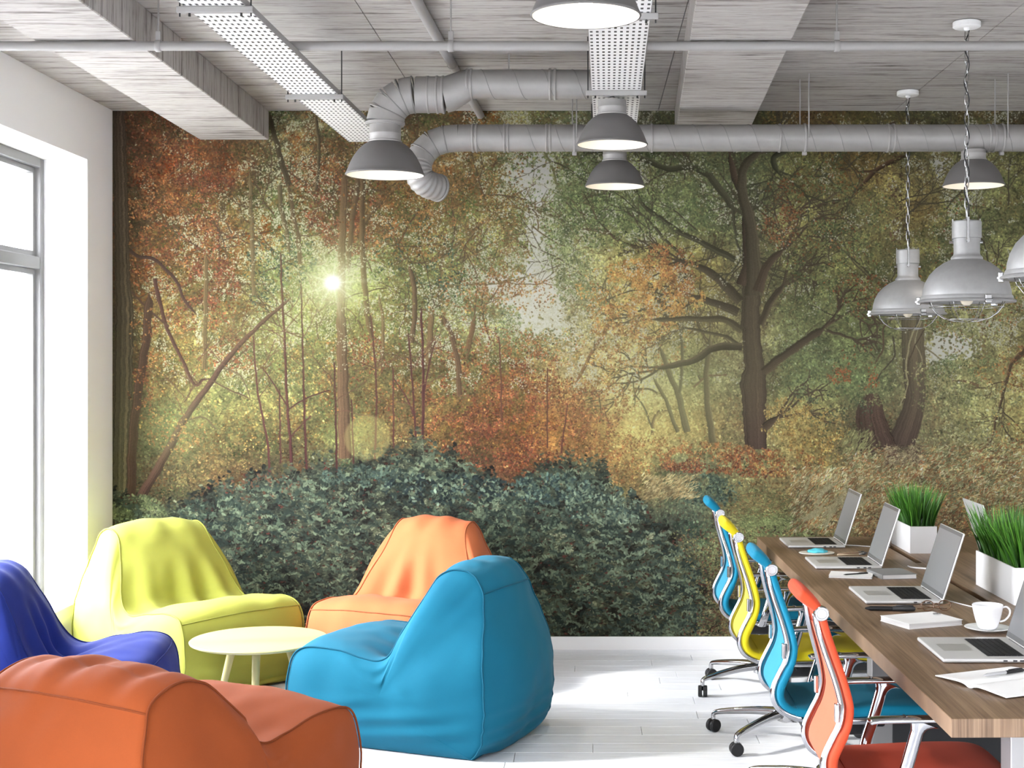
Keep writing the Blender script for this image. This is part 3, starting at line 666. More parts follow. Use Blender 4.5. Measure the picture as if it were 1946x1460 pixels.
    streaks((1560,960,2262,1060), 6800, [(150,104,62),(124,82,52),(172,140,88),(112,108,68)], 2, 4.5, -.4, .8, 54, .9)
    streaks((1220,900,1330,950), 900, [(170,150,96),(150,124,76),(190,170,116)], 3, 7, -.6, .3, 55, .7)
    for k in range(26):
        x0 = 1520+rs.rand()*110; y0 = 930+rs.rand()*75; a = -.75+rs.randn()*.2
        for j in range(16):
            xq, yq = x0+np.cos(a)*j*3.2, y0+np.sin(a)*j*3.2
            dabs(np.array([xq, xq]), np.array([yq, yq]), np.full(2, 5.5*(1-j/18.)), np.full(2, .7), np.array([a-1.0, a+1.0]), np.array([[190,180,134],[168,156,108]])*(.85+.25*rs.rand()))
    streaks((1680,845,1760,885), 500, [(150,136,96),(100,76,60),(176,160,116)], 4, 9, -.5, .7, 56, .6); streaks((1600,815,1660,860), 300, [(150,148,92)], 4, 8, -1.0, .3, 57, .6)
    # soft light: mist and the low sun with its star
    def glow(cx, cy, rx, ry, col, a, p=2.0):
        d = ((PX-cx)/rx)**2+((PY-cy)/ry)**2
        k = (a*np.exp(-d**(p/2)))[..., None]
        img[:] = img*(1-k)+np.array(col, np.float32)*k
    hz = np.clip((900-PY)/120, 0, 1)[..., None]*.09
    img[:] = img*(1-hz)+np.array([176,168,126], np.float32)*hz
    glow(1240,770,140,110,(196,192,122),.34); glow(330,820,80,70,(142,150,98),.34); glow(1330,700,110,90,(150,156,104),.18); glow(1420,620,170,190,(128,116,86),.14)
    glow(1150,620,150,120,(196,190,140),.16); glow(960,560,140,120,(216,212,176),.10); glow(1560,700,110,90,(122,134,92),.15); glow(500,640,200,150,(170,168,104),.10)
    glow(1720,720,90,120,(128,126,96),.12)
    glow(632,537,100,95,(206,204,120),.36); glow(632,537,44,44,(240,240,186),.80)
    ang = np.arctan2(PY-537, PX-632); rad = np.hypot(PX-632, PY-537)
    star = np.clip(np.cos(ang*9+.4), 0, 1)**8+.6*np.clip(np.cos(ang*14+1.3), 0, 1)**10
    k = (np.clip(star, 0, 1)*np.exp(-rad/34)*.75)[..., None]; img[:] = img*(1-k)+np.array([248,248,214], np.float32)*k
    glow(632,537,16,15,(255,255,250),1.0, 4.0)
    for a0, a in ((.62,.12),(1.1,.10),(1.9,.10),(2.4,.08)):
        d = np.abs(np.arctan2(np.sin(ang-a0), np.cos(ang-a0)))
        k = (a*np.exp(-(d/.05)**2)*np.exp(-rad/190)*(rad > 20))[..., None]; img[:] = img*(1-k)+np.array([236,226,150], np.float32)*k
    dd = np.hypot((PX-698)/1.0, PY-832)
    k = (.36*np.clip((46-dd)/5, 0, 1))[..., None]; img[:] = img*(1-k)+np.array([196,190,112], np.float32)*k
    # large scale tone of the print, fine print grain
    img[:] = img*(1+.02*rs.randn(h, w, 1))
    for ax in (0, 1):
        img[:] = .22*np.roll(img, 1, ax)+.56*img+.22*np.roll(img, -1, ax)
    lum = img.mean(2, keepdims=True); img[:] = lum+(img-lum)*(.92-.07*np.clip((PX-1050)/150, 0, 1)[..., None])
    return np.clip(img, 0, 255)/255.0

# ================================================================= THE ROOM
XL, XR, YB, YF, ZC = -2.91, 3.66, 8.67, -2.6, 3.29
bm = NB(); box(bm, (XL-.4, YF-.2, -.14), (XR+.2, YB+.2, -.012)); floor = struct('floor', bm, m_gap)
PW, PL = .152, 1.46
master = None; row = 0; y = 4.86
rnd = random.Random(3)
def plank_mesh(l):
    b_ = NB(); box(b_, (0.0012, .0012, -.012), (l-.0012, PW-.0012, 0), .0012, 1)
    o_ = obj('plank', b_, m_plank, floor); return o_
full = None
while y < YB:
    x = XL-rnd.random()*PL
    while x < XR-.05:
        lo, hi = max(x, XL), min(x+PL, XR)
        if hi-lo > .05:
            if hi-lo > PL-.001:
                if full is None: full = plank_mesh(PL); o = full
                else: o = full.copy(); C.objects.link(o)
            else: o = plank_mesh(hi-lo)
            o.location = (lo, y, 0); o['kind'] = 'structure'
        x += PL
    y += PW
bm = NB(); box(bm, (XL, YF, -.012), (XR, 4.858, 0)); struct('floor_boards', bm, m_plank, floor)   # nearer boards lie below the frame
bm = NB(); box(bm, (XL-.4, YB, -.1), (XR+.2, YB+.2, ZC+.3)); struct('wall_back', bm, m_wall)
bm = NB(); box(bm, (XR, YF, -.1), (XR+.2, YB, ZC+.3)); struct('wall_right', bm, m_wall)
bm = NB()                                                        # the wall behind the viewer, with an unseen window added for fill light
box(bm, (XL-.4, YF-.2, -.1), (2.1, YF, ZC+.3)); box(bm, (3.4, YF-.2, -.1), (XR+.2, YF, ZC+.3)); box(bm, (2.1, YF-.2, -.1), (3.4, YF, .6)); box(bm, (2.1, YF-.2, 2.9), (3.4, YF, ZC+.3))
struct('wall_front', bm, m_wall)
wf = bpy.data.objects.new('window_4', None); C.objects.link(wf); wf.location = (2.1, YF-.1, .6); wf['kind'] = 'structure'
for lo_, hi_ in (((.001, -.04, .001), (.055, .04, 2.299)), ((1.245, -.04, .001), (1.299, .04, 2.299)), ((.055, -.04, .001), (1.245, .04, .055)), ((.055, -.04, 2.245), (1.245, .04, 2.299)), ((.62, -.04, .055), (.68, .04, 2.245))):
    bm = NB(); box(bm, lo_, hi_, .004); o = obj('window_frame', bm, m_frame, wf); o['kind'] = 'structure'
for a_, b_x in ((.055, .62), (.68, 1.245)):
    bm = NB(); box(bm, (a_, -.005, .055), (b_x, .005, 2.245)); o = obj('window_pane', bm, m_glass, wf); o['kind'] = 'structure'
bm = NB(); box(bm, (-60, -60, -.6), (60, 60, -.3)); struct('ground_outside', bm, mat('pale_paving_outside', (.32, .32, .31), .9))
# left wall with three deep window openings
Z0, Z1, XO = .385, 2.93, -3.30
bm = NB(); yy = YF
for y0, y1 in sorted(WINS):
    box(bm, (XO, yy, -.1), (XL, y0, ZC+.3)); box(bm, (XO, y0, -.1), (XL, y1, Z0)); box(bm, (XO, y0, Z1), (XL, y1, ZC+.3)); yy = y1
box(bm, (XO, yy, -.1), (XL, YB, ZC+.3))
bmesh.ops.remove_doubles(bm, verts=bm.verts[:], dist=1e-5)
struct('wall_left', bm, m_wall)
bm = NB()
for i, (y0, y1) in enumerate(WINS):
    bm = NB(); box(bm, (XO+.11, y0+.002, Z0+.0005), (XL+.012, y1-.002, Z0+.012), .003); struct('trim_%d' % (i+1), bm, m_trim)
    wn = bpy.data.objects.new('window_%d' % (i+1), None); C.objects.link(wn); wn.location = (-3.20, y0, Z0); wn['kind'] = 'structure'
    H_, W_ = Z1-Z0, y1-y0
    def bar(name, lo, hi, bev=.004):
        b_ = NB(); box(b_, lo, hi, bev); o = obj(name, b_, m_frame, wn); o['kind'] = 'structure'; return o
    T_ = .055
    bar('window_frame', (-.04, .001, .014), (.04, T_, H_-.001)); bar('window_frame', (-.04, W_-T_, .014), (.04, W_-.001, H_-.001))
    bar('window_frame', (-.04, T_, .014), (.04, W_-T_, .012+T_)); bar('window_frame', (-.04, T_, H_-T_), (.04, W_-T_, H_-.001))
    mids = [0, W_/2, W_] if W_ > 1 else [0, W_]
    bar('window_mullion', (-.038, W_/2-.03, T_), (.038, W_/2+.03, H_-T_)); zt = 1.94
    for s0, s1 in ((T_, W_/2-.03), (W_/2+.03, W_-T_)):
        bar('window_transom', (-.038, s0, zt-.035), (.038, s1, zt+.035))
        for a, b2 in ((.012+T_, zt-.035), (zt+.035, H_-T_)):
            # slim inner sash around each pane
            q = .028
            b_ = NB()
            box(b_, (-.03, s0+.012, a+.004), (.012, s0+.012+q, b2-.004)); box(b_, (-.03, s1-.012-q, a+.004), (.012, s1-.012, b2-.004))
            box(b_, (-.03, s0+.012+q, a+.004), (.012, s1-.012-q, a+.004+q)); box(b_, (-.03, s0+.012+q, b2-.004-q), (.012, s1-.012-q, b2-.004))
            o = obj('sash', b_, m_frame, wn); o['kind'] = 'structure'
            b_ = NB(); box(b_, (-.012, s0+.012, a+.004), (-.006, s1-.012, b2-.004)); o = obj('window_pane', b_, m_glass, wn); o['kind'] = 'structure'
# ceiling: cast slabs with thin recessed joints, two downstand beams
bm = NB(); box(bm, (XL-.4, YF-.2, ZC+.012), (XR+.2, YB+.2, ZC+.3)); ceil = struct('ceiling', bm, m_gap)
jx = [XL, -2.15, -.995, .42, 1.86, XR]
for i in range(5):
    for y0, y1 in ((YF, 2.1), (2.1, YB)):
        bm = NB(); box(bm, (jx[i]+.002, y0+.002, ZC), (jx[i+1]-.002, y1-.002, ZC+.012)); o = struct('ceiling_slab', bm, m_conc, ceil)
for (xa, xb, ya, slope, lab) in ((-2.375, -1.955, 0, -.012, 0), (.40, .83, 5.33, .036, 1)):
    bm = NB(); L0, L1 = YF+.05, YB-.004
    box(bm, (xa, L0, 3.112), (xb, L1, ZC-.0005), .004, 1)
    for v in bm.verts: v.co.x += slope*(v.co.y-(5.33 if lab else YB))
    struct('ceiling_beam', bm, m_conc)
bm = NB(); box(bm, (XL+.001, YB-.014, 0), (XR-.001, YB, .080), .002); struct('baseboard_back', bm, m_trim)
# ---- the mural: a flat print glued over the whole back wall
px = paint_mural()
ih, iw = px.shape[:2]
img = bpy.data.images.new('forest_print', iw, ih, alpha=False)
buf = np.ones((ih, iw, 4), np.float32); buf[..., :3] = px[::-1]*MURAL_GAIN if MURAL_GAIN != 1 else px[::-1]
img.pixels.foreach_set(buf.ravel()); img.update(); img.pack()
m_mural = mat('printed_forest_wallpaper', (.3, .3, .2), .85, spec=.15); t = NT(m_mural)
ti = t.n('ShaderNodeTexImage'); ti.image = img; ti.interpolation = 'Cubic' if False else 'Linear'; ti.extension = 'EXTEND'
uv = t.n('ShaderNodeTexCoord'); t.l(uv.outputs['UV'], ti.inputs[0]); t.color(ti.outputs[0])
bm = NB(); ym = YB-.003
vs = [bm.verts.new(p) for p in ((XL+.001, ym, .081), (XR-.001, ym, .081), (XR-.001, ym, ZC-.001), (XL+.001, ym, ZC-.001))]
back = [bm.verts.new((v.co.x, YB-.0005, v.co.z)) for v in vs]
uvl = bm.loops.layers.uv.new('UVMap')
f = bm.faces.new(vs)
for lp, u in zip(f.loops, ((0, 0), (1, 0), (1, 1), (0, 1))): lp[uvl].uv = u
for i in range(4):
    g = bm.faces.new((vs[i], back[i], back[(i+1) % 4], vs[(i+1) % 4]))
    for lp in g.loops: lp[uvl].uv = (.001, .001)
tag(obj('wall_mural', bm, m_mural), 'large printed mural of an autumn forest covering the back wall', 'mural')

# ================================================================= BEAN BAGS
def bean_bag(label, m, m_pipe_, loc, yaw, seed, S=(1, 1, 1), topw=.235, backk=1.0, fwd=0.0, rear=.045, pleat=0.0):
    r = random.Random(seed)
    prof = [(.38, 0), (.445, .055), (.478, .17), (.478, .30), (.452, .40), (.405, .442), (.31, .452), (.20, .442), (.10, .425), (.02, .415), (-.045, .445),
            (-.09, .51), (-.135, .60), (-.18, .69), (-.215, .765), (-.25, .815), (-.31, .846), (-.375, .838), (-.42, .79), (-.45, .69), (-.478, .54), (-.498, .38), (-.505, .22), (-.49, .09), (-.44, .012), (-.36, 0)]
    N, M_, K = 150, 34, 16
    P = cr([(a, 0, b) for a, b in prof], N, True)
    for p in P:
        p.z = max(0, p.z)
        if p.z > .43 and p.x < .12: p.x += fwd*min(1, (p.z-.43)/.12)*(1 if p.x > -.34 else max(0, (p.x+.44)/.10))
        if p.z > .46: p.z = .46+(p.z-.46)*backk
    cx, cz = -.03, .27
    def hw(z):
        u = min(1, max(0, (z-.36)/.48)); u = u*u*(3-2*u)
        lo = .345+.02*min(1, z/.12) if z < .3 else .365
        return lo*(1-u)+topw*u
    # outward normal in the profile plane
    nor = []
    for i in range(N):
        d = P[(i+1) % N]-P[(i-1) % N]; nv = Vector((d.z, 0, -d.x)); nv.normalize()
        nor.append(nv)
    if sum((P[i]-Vector((cx, 0, cz))).dot(nor[i]) for i in range(N)) < 0: nor = [-q for q in nor]
    ic = min(range(N), key=lambda i: (P[i]-Vector((.0, 0, .42))).length)
    arc = [0]*N
    for s_ in (1, -1):
        a = 0; i = ic
        for k in range(N//2):
            j = (i+s_) % N; a += (P[j]-P[i]).length; arc[j] = a*s_; i = j
    def wr(v, f, amp): return amp*noise.noise(Vector((v[0]*f+seed*3.1, v[1]*f+seed, v[2]*f)))
    ph = [r.random()*6.28 for _ in range(6)]
    def place(p, y, n):
        return Vector((p.x*S[0]+n.x, y*S[1]+n.y, max(0.0, p.z*S[2]+n.z)))
    bm = NB(); grid = []
    for i in range(N):
        rowv = []
        for j in range(M_+1):
            s = -1+2*j/M_; W = hw(P[i].z)
            crown = (.030+(rear*math.exp(-((P[i].z-.36)/.24)**2) if P[i].x < -.34 else 0))*(1-abs(s)**2.6)*(0.0 if P[i].z < .02 else 1)
            a = arc[i]
            fold = math.exp(-(a/.16)**2)
            if a > 0: fold += .55*math.exp(-((a-.14)/.12)**2)            # folds run up the backrest
            f = .014*fold*(math.sin((7.2+.9*seed % 2)*s*(1+.22*math.sin(ph[3]))+ph[0]+.9*math.sin(2*s+ph[1]))+.5*math.sin(15*s+ph[2]))*(1-.3*abs(s))
            dip = -.055*math.exp(-(a/.15)**2)*math.exp(-(s/.62)**2)
            top = .006*math.exp(-((P[i].z-.80)/.05)**2)*math.sin(9*s+ph[4]) if P[i].x > -.36 and P[i].z > .7 else 0
            edge = .002*math.exp(-((abs(s)-1)/.25)**2)*math.sin(P[i].z*46+P[i].x*30+ph[5])
            base = .010*math.exp(-((P[i].z-.14)/.10)**2)*math.sin(P[i].z*95+3*s+ph[1])*(1 if P[i].x < -.3 else .35)
            if pleat: top = pleat*math.exp(-((arc[i]-.42)/.13)**2)*(math.sin(10*s+ph[4])+.6*math.sin(19*s+ph[0]))*(1-.5*abs(s)**6)
            pp = (P[i].x, s*W, P[i].z)
            d = crown+f*(1-.5*abs(s)**6)+dip+top+edge+base*(1-.6*abs(s)**6)+(wr(pp, 4, .013)+wr(pp, 10, .006))*(1-.75*abs(s)**5)
            rowv.append(bm.verts.new(place(P[i], s*W, nor[i]*d)))
        grid.append(rowv)
    for i in range(N):
        for j in range(M_):
            bm.faces.new((grid[i][j], grid[i][j+1], grid[(i+1) % N][j+1], grid[(i+1) % N][j]))
    bmesh.ops.recalc_face_normals(bm, faces=bm.faces[:])
    for side in (-1, 1):
        prev = [grid[i][0 if side < 0 else M_] for i in range(N)]
        seam = [v.co.copy() for v in prev]
        cen = Vector((cx*S[0], 0, cz*S[2]))
        for k in range(1, K+1):
            rho = 1-k/K
            if k == K:
                cv = bm.verts.new(Vector((cen.x, side*(.362+.062)*S[1], cen.z)))
                for i in range(N): bm.faces.new((prev[i], prev[(i+1) % N], cv))
                break
            ring = []
            for i in range(N):
                q = cen.lerp(seam[i], rho)
                W0 = abs(seam[i].y)/S[1]; u = rho**1.5
                Wb = W0*u+.362*(1-u)
                yv = Wb+.062*(1-rho**3.2)
                z_ = q.z/S[2]
                sag = .010*math.sin(z_*70+q.x*9+ph[2])*math.exp(-((z_-.13)/.09)**2)*(1-rho**6)
                cre = .013*math.exp(-((arc[i])/.13)**2)*math.sin(rho*13+ph[1])*rho**2*(1-rho)*4
                w_ = wr((q.x, side, q.z), 4, .014)+wr((q.x, side, q.z), 9, .006)
                yv += (sag+cre+w_)*(1-rho**5)
                ring.append(bm.verts.new(Vector((q.x, side*yv*S[1], max(0, q.z)))))
            for i in range(N): bm.faces.new((prev[i], prev[(i+1) % N], ring[(i+1) % N], ring[i]))
            prev = ring
    root = thing('bean_bag', label, 'bean bag', loc, yaw, 'bean bags around the small round table')
    body = obj('cover', bm, m, root, smooth=True)
    md = body.modifiers.new('smooth', 'SUBSURF'); md.levels = 1; md.render_levels = 1
    return root, body, N, M_, ic
def seam_piping(root, body, N, M_, m):
    co = [v.co.copy() for v in body.data.vertices]
    cols = M_+1
    for s, j in ((-1, 0), (1, M_)):
        pts = [co[i*cols+j]+Vector((0, s*.002, 0)) for i in range(N)]
        up = [p for p in pts if p.z > .004]
        # start the tube on the floor side
        k0 = next(i for i in range(N) if pts[i].z > .004 and pts[i-1].z <= .004)
        run = []
        i = k0
        while pts[i % N].z > .004 and len(run) < N: run.append(pts[i % N]); i += 1
        b_ = NB(); sweep(b_, run, .0042, n=6, up=(0, 1, 0)); obj('piping', b_, m, root, smooth=True)
    it = max(range(N), key=lambda i: co[i*cols+M_//2].z)
    for di in (10,):
        i = (it+di) % N
        pts = [co[i*cols+j]+Vector((0, 0, .0015)) for j in range(cols)]
        b_ = NB(); sweep(b_, pts, .0038, n=6, up=(0, 0, 1)); obj('piping', b_, m, root, smooth=True)
    xf = max(range(N), key=lambda i: co[i*cols+M_//2].z*.6+co[i*cols+M_//2].x)
    pts = [co[xf*cols+j]+Vector((.001, 0, .001)) for j in range(cols)]
    b_ = NB(); sweep(b_, pts, .0032, n=6, up=(0, 0, 1)); obj('piping', b_, m, root, smooth=True)
def bag(label, key, loc, yaw, seed, **k):
    col = {'yellow': (.35, .36, .066), 'orange': (.45, .128, .050), 'cyan': (.006, .112, .185), 'blue': (.011, .023, .165), 'rust': (.25, .055, .0135)}[key]
    m = fabric(key+'_bag_fabric', col); mp = fabric(key+'_piping', tuple(c*.72 for c in col))
    root, body, N, M_, ic = bean_bag(label, m, mp, loc, math.radians(yaw), seed, **k)
    seam_piping(root, body, N, M_, mp)
    return root
bag('lime yellow bean bag against the white wall beside the window', 'yellow', (-2.205, 7.84, 0), -38, 1, S=(1.03, 1.07, 1.0), topw=.265, backk=.97, rear=.03)
bag('salmon orange bean bag in the back, between the yellow and turquoise ones', 'orange', (-1.01, 7.98, 0), 248, 2, S=(1, 1, 1), topw=.225, backk=.95, rear=.02)
bag('turquoise bean bag with its rounded back turned to the office chairs', 'cyan', (-.80, 6.74, 0), 158, 3, S=(1.03, 1.03, .98), topw=.215, backk=.96, fwd=.03, rear=.055)
bag('royal blue bean bag under the window at the left edge', 'blue', (-2.37, 6.42, 0), 8, 4, S=(.94, 1, 1.02), backk=.9, rear=.02)
bag('rust orange bean bag in the foreground with its back to the viewer', 'rust', (-1.48, 5.06, 0), 60, 5, S=(1.08, 1.16, 1.09), topw=.29, backk=.50, fwd=.045, pleat=.008)

# ---- small round table between the bags
t_ = thing('side_table', 'small round pale yellow table between the bean bags', 'table', (-1.65, 7.10, 0))
bm = NB(); lathe(bm, [(.001, .352), (.30, .352), (.325, .356), (.338, .362), (.340, .368), (.336, .372), (.001, .372)], 64); bmesh.ops.remove_doubles(bm, verts=bm.verts[:], dist=.0005)
obj('tabletop', bm, m_tabley, t_, smooth=True, auto=40)
for k in range(3):
    a = math.radians(-82+120*k); bm = NB()
    p0 = Vector((.15*math.cos(a), .15*math.sin(a), .353)); p1 = Vector((.25*math.cos(a), .25*math.sin(a), 0))
    sweep(bm, [p0, p0.lerp(p1, .5), p1], [.021, .018, .014], n=14, up=(-math.sin(a), math.cos(a), 0)); obj('leg', bm, m_tableyw, t_, smooth=True, auto=40)

# ================================================================= CONFERENCE TABLE
TR = math.radians(.72)
tab = thing('meeting_table', 'long striped oak meeting table standing at the right', 'table', (1.67, 6.12, 0), TR)
TH, TT = .745, .054
for x0, x1 in ((-.675, -.016), (.016, .675)):
    bm = NB(); box(bm, (x0, -2.10, TH-TT), (x1, 2.10, TH), .0015, 1); obj('tabletop', bm, m_wood, tab)
for y0, y1 in ((-2.10, -1.62), (-.60, -.14), (.78, 1.02), (1.86, 2.10)):
    bm = NB(); box(bm, (-.0158, y0, TH-TT+.001), (.0158, y1, TH-.0004), .001, 1); obj('filler_strip', bm, m_wood, tab)
bm = NB(); box(bm, (-.06, -2.0, TH-TT-.03), (.06, 2.0, TH-TT-.0005)); obj('cable_tray', bm, m_blackm, tab)
m_legm = mat('grey_steel_leg', (.30, .29, .285), .4, .5)
for yy in (-1.92, 0, 1.92):
    for s in (-1, 1):
        bm = NB(); box(bm, (s*.42-.045, yy-.05, 0), (s*.42+.045, yy+.05, TH-TT-.031), .003, 1); obj('leg', bm, m_legm, tab)
    bm = NB(); box(bm, (-.375, yy-.045, .02), (.375, yy+.045, TH-TT-.031)); obj('leg_panel', bm, m_blackm, tab)

# ================================================================= OFFICE CHAIRS
RAIL = [(-.128, .955), (-.118, .90), (-.098, .83), (-.076, .76), (-.062, .70), (-.060, .665), (-.070, .62), (-.095, .57), (-.115, .525), (-.117, .485), (-.100, .448), (-.065, .422), (-.01, .405), (.12, .395), (.40, .400)]
PADP = [(-.108, .952), (-.094, .90), (-.072, .83), (-.050, .76), (-.036, .70), (-.034, .665), (-.043, .62), (-.066, .57), (-.086, .525), (-.088, .488), (-.074, .460), (-.045, .441), (-.01, .432)]
def wid(z):   # half width of the back: narrow at the headrest, widest at the lumbar
    u = min(1, max(0, (z-.60)/.34)); u = u*u*(3-2*u)
    return .235*(1-u)+.135*u
def office_chair(label, cols, loc, ang, rz=0):
    c_pad, c_mesh, c_dark = cols
    root = thing('office_chair', label, 'office chair', loc, rz, 'swivel chairs along the meeting table')
    bm = NB(); P = cr([(a, 0, z) for a, z in PADP], 40)
    sweep(bm, P, [wid(p.z) for p in P], [.013+.004*(p.z < .6) for p in P], n=24, e=5, up=(0, 1, 0)); obj('backrest', bm, c_pad, root, smooth=True, auto=60)
    # lighter mesh panel let into the rear of the back, with the dark gap around it
    R = cr([(a-.0035, 0, z) for a, z in PADP if z > .45 and z < .945], 34)
    bm = NB(); Q = [p+Vector((-.0125, 0, 0)) for p in R]
    sweep(bm, Q, [wid(p.z)-.070 for p in Q], .0035, n=12, e=6, up=(0, 1, 0)); obj('mesh_panel', bm, c_mesh, root, smooth=True, auto=60)
    for s in (-1, 1):
        bm = NB(); sweep(bm, [p+Vector((-.0125, s*(wid(p.z)-.066), 0)) for p in R], .0058, n=6); obj('panel_edge', bm, c_dark, root, smooth=True)
    for s in (-1, 1):
        bm = NB(); P = cr([(a, 0, z) for a, z in RAIL], 60)
        pts = []
        for p in P:
            wv = wid(p.z)-.036 if p.x < -.02 or p.z > .43 else .199
            pts.append(Vector((p.x+.004, s*wv, p.z)))
        sweep(bm, pts, .0095, .0135, n=12, up=(0, 1, 0)); obj('back_rail', bm, m_chrome, root, smooth=True)
        bm = NB(); box(bm, (-.082, s*.199-.011, .632), (-.068, s*.199+.011, .690), .003); obj('rail_clip', bm, m_steel, root)
        # hinge disc of the headrest
        bm = NB(); Mx = Matrix.Translation((-.112, s*.130, .958)) @ Matrix.Rotation(PI/2, 4, 'X')
        lathe(bm, [(.0005, -.014), (.021, -.014), (.024, -.010), (.024, .010), (.021, .014), (.016, .014), (.015, .0125), (.0005, .0125)] if s < 0 else [(.0005, -.0125), (.015, -.0125), (.016, -.014), (.021, -.014), (.024, -.010), (.024, .010), (.021, .014), (.0005, .014)], 24, M=Mx, capA=True, capB=True)
        obj('hinge', bm, m_steel, root, smooth=True, auto=35)
    H = cr([(-.108, 0, .950), (-.122, 0, .972), (-.142, 0, .992), (-.166, 0, 1.012), (-.180, 0, 1.020)], 16)
    bm = NB(); sweep(bm, H, [.122, .130, .134, .136, .137, .138, .138, .139, .139, .139, .139, .139, .138, .137, .135, .130, .120], [.014, .015, .016, .017, .018, .019, .020, .021, .022, .0225, .023, .0235, .0235, .0225, .020, .016, .008], n=22, e=4, up=(0, 1, 0)); obj('headrest', bm, c_pad, root, smooth=True, auto=60)
    # seat
    Sx = cr([(-.03, 0, .436), (.03, 0, .430), (.15, 0, .434), (.30, 0, .440), (.42, 0, .440), (.475, 0, .430), (.495, 0, .412)], 26)
    bm = NB(); k_ = len(Sx)
    sweep(bm, Sx, [.235 if i < k_-5 else .235-.012*(i-(k_-6)) for i in range(k_)], [.020+.006*math.sin(PI*i/(k_-1)) for i in range(k_)], n=24, e=5, up=(0, 1, 0)); obj('seat', bm, c_pad, root, smooth=True, auto=60)
    bm = NB(); sweep(bm, [(p.x, 0, p.z-.024) for p in Sx[2:-2]], .222, .006, n=16, e=6, up=(0, 1, 0)); obj('seat_pan', bm, m_steel, root, smooth=True, auto=50)
    bm = NB(); box(bm, (.02, -.10, .315), (.25, .10, .40), .012); box(bm, (.25, -.055, .335), (.34, .055, .398), .01); sweep(bm, [(.16, -.16, .36), (.16, .16, .36)], .012, n=10, up=(0, 0, 1)); obj('tilt_mechanism', bm, m_black, root)
    for s in (-1, 1):
        y_ = s*.268
        bm = NB(); sweep(bm, cr([(.012, y_, .648), (.03, y_, .655), (.12, y_, .658), (.25, y_, .660), (.33, y_, .662), (.352, y_, .656)], 18), [.012]+[.026]*17+[.012], [.006]+[.0095]*17+[.006], n=16, e=3, up=(0, 1, 0)); obj('armrest', bm, m_chrome, root, smooth=True, auto=60)
        bm = NB(); sweep(bm, cr([(.17, y_, .652), (.160, y_, .625), (.150, y_, .59), (.130, y_, .52), (.105, y_, .44), (.095, y_-s*.03, .395)], 20), [.013]*21, [.060, .044, .032, .025, .022]+[.020]*16, n=14, e=3, up=(0, 1, 0)); obj('arm_post', bm, m_chrome, root, smooth=True, auto=60)
        bm = NB(); sweep(bm, [(.095, s*.24, .392), (.095, s*.10, .375)], .011, .022, n=10, e=3, up=(0, 0, 1)); obj('arm_bracket', bm, m_chrome, root, smooth=True)
    hx = .12
    bm = NB(); lathe(bm, [(.030, .16), (.030, .235), (.026, .24), (.026, .30), (.034, .305), (.034, .335)], 24, (hx, 0, 0), capA=True, capB=True); obj('gas_column', bm, m_chrome, root, smooth=True, auto=35)
    bm = NB(); lathe(bm, [(.020, .085), (.042, .095), (.046, .13), (.040, .165), (.030, .175)], 24, (hx, 0, 0), capA=True, capB=True); obj('hub', bm, m_chrome, root, smooth=True, auto=35)
    for k in range(5):
        a = math.radians(ang+72*k); d = Vector((math.cos(a), math.sin(a), 0)); n = Vector((-d.y, d.x, 0)); o0 = Vector((hx, 0, 0))
        R_ = .36
        bm = NB(); sweep(bm, cr([o0+d*.03+Vector((0, 0, .130)), o0+d*.14+Vector((0, 0, .125)), o0+d*.27+Vector((0, 0, .108)), o0+d*(R_-.015)+Vector((0, 0, .094)), o0+d*R_+Vector((0, 0, .080)), o0+d*R_+Vector((0, 0, .056))], 20),
            [.022-.010*min(1, i/14) for i in range(21)], [.022-.012*min(1, i/14) for i in range(21)], n=10, e=2.6, up=tuple(n)); obj('base_leg', bm, m_chrome, root, smooth=True)
        wa = a+(.9 if k % 2 else -.5); ax = Vector((math.cos(wa), math.sin(wa), 0))
        bm = NB(); cc = o0+d*R_+Vector((0, 0, .030))
        for q in (-1, 1):
            Mx = Matrix.Translation(cc+ax*q*.0135) @ ax.to_track_quat('Z', 'Y').to_matrix().to_4x4()
            lathe(bm, [(.012, -.0105), (.026, -.0105), (.030, -.007), (.030, .007), (.026, .0105), (.012, .0105)], 20, M=Mx, capA=True, capB=True)
        sweep(bm, [cc+Vector((0, 0, .004)), cc+Vector((0, 0, .030))], .007, n=8, up=(1, 0, 0)); obj('caster', bm, m_black, root, smooth=True, auto=35)
    return root
def chair_cols(nm, c, light):
    return (fabric(nm+'_chair_fabric', c, .7), fabric(nm+'_chair_mesh', light, .75), fabric(nm+'_chair_edge', tuple(q*.3 for q in c), .7))
CY = chair_cols('turquoise', (.005, .16, .255), (.035, .235, .34)); YE = chair_cols('yellow', (.52, .43, .010), (.56, .47, .07)); OR = chair_cols('coral', (.47, .058, .022), (.54, .135, .07))
office_chair('turquoise office chair farthest from the viewer, nearest the mural', CY, (.80, 7.60, 0), 205)
office_chair('bright yellow office chair with chrome rails at the meeting table', YE, (.79, 6.585, 0), 153)
office_chair('turquoise office chair between the yellow chair and the coral red one', CY, (.81, 5.57, 0), 140)
office_chair('coral red office chair nearest the viewer at the meeting table', OR, (.845, 4.62, 0), 160)

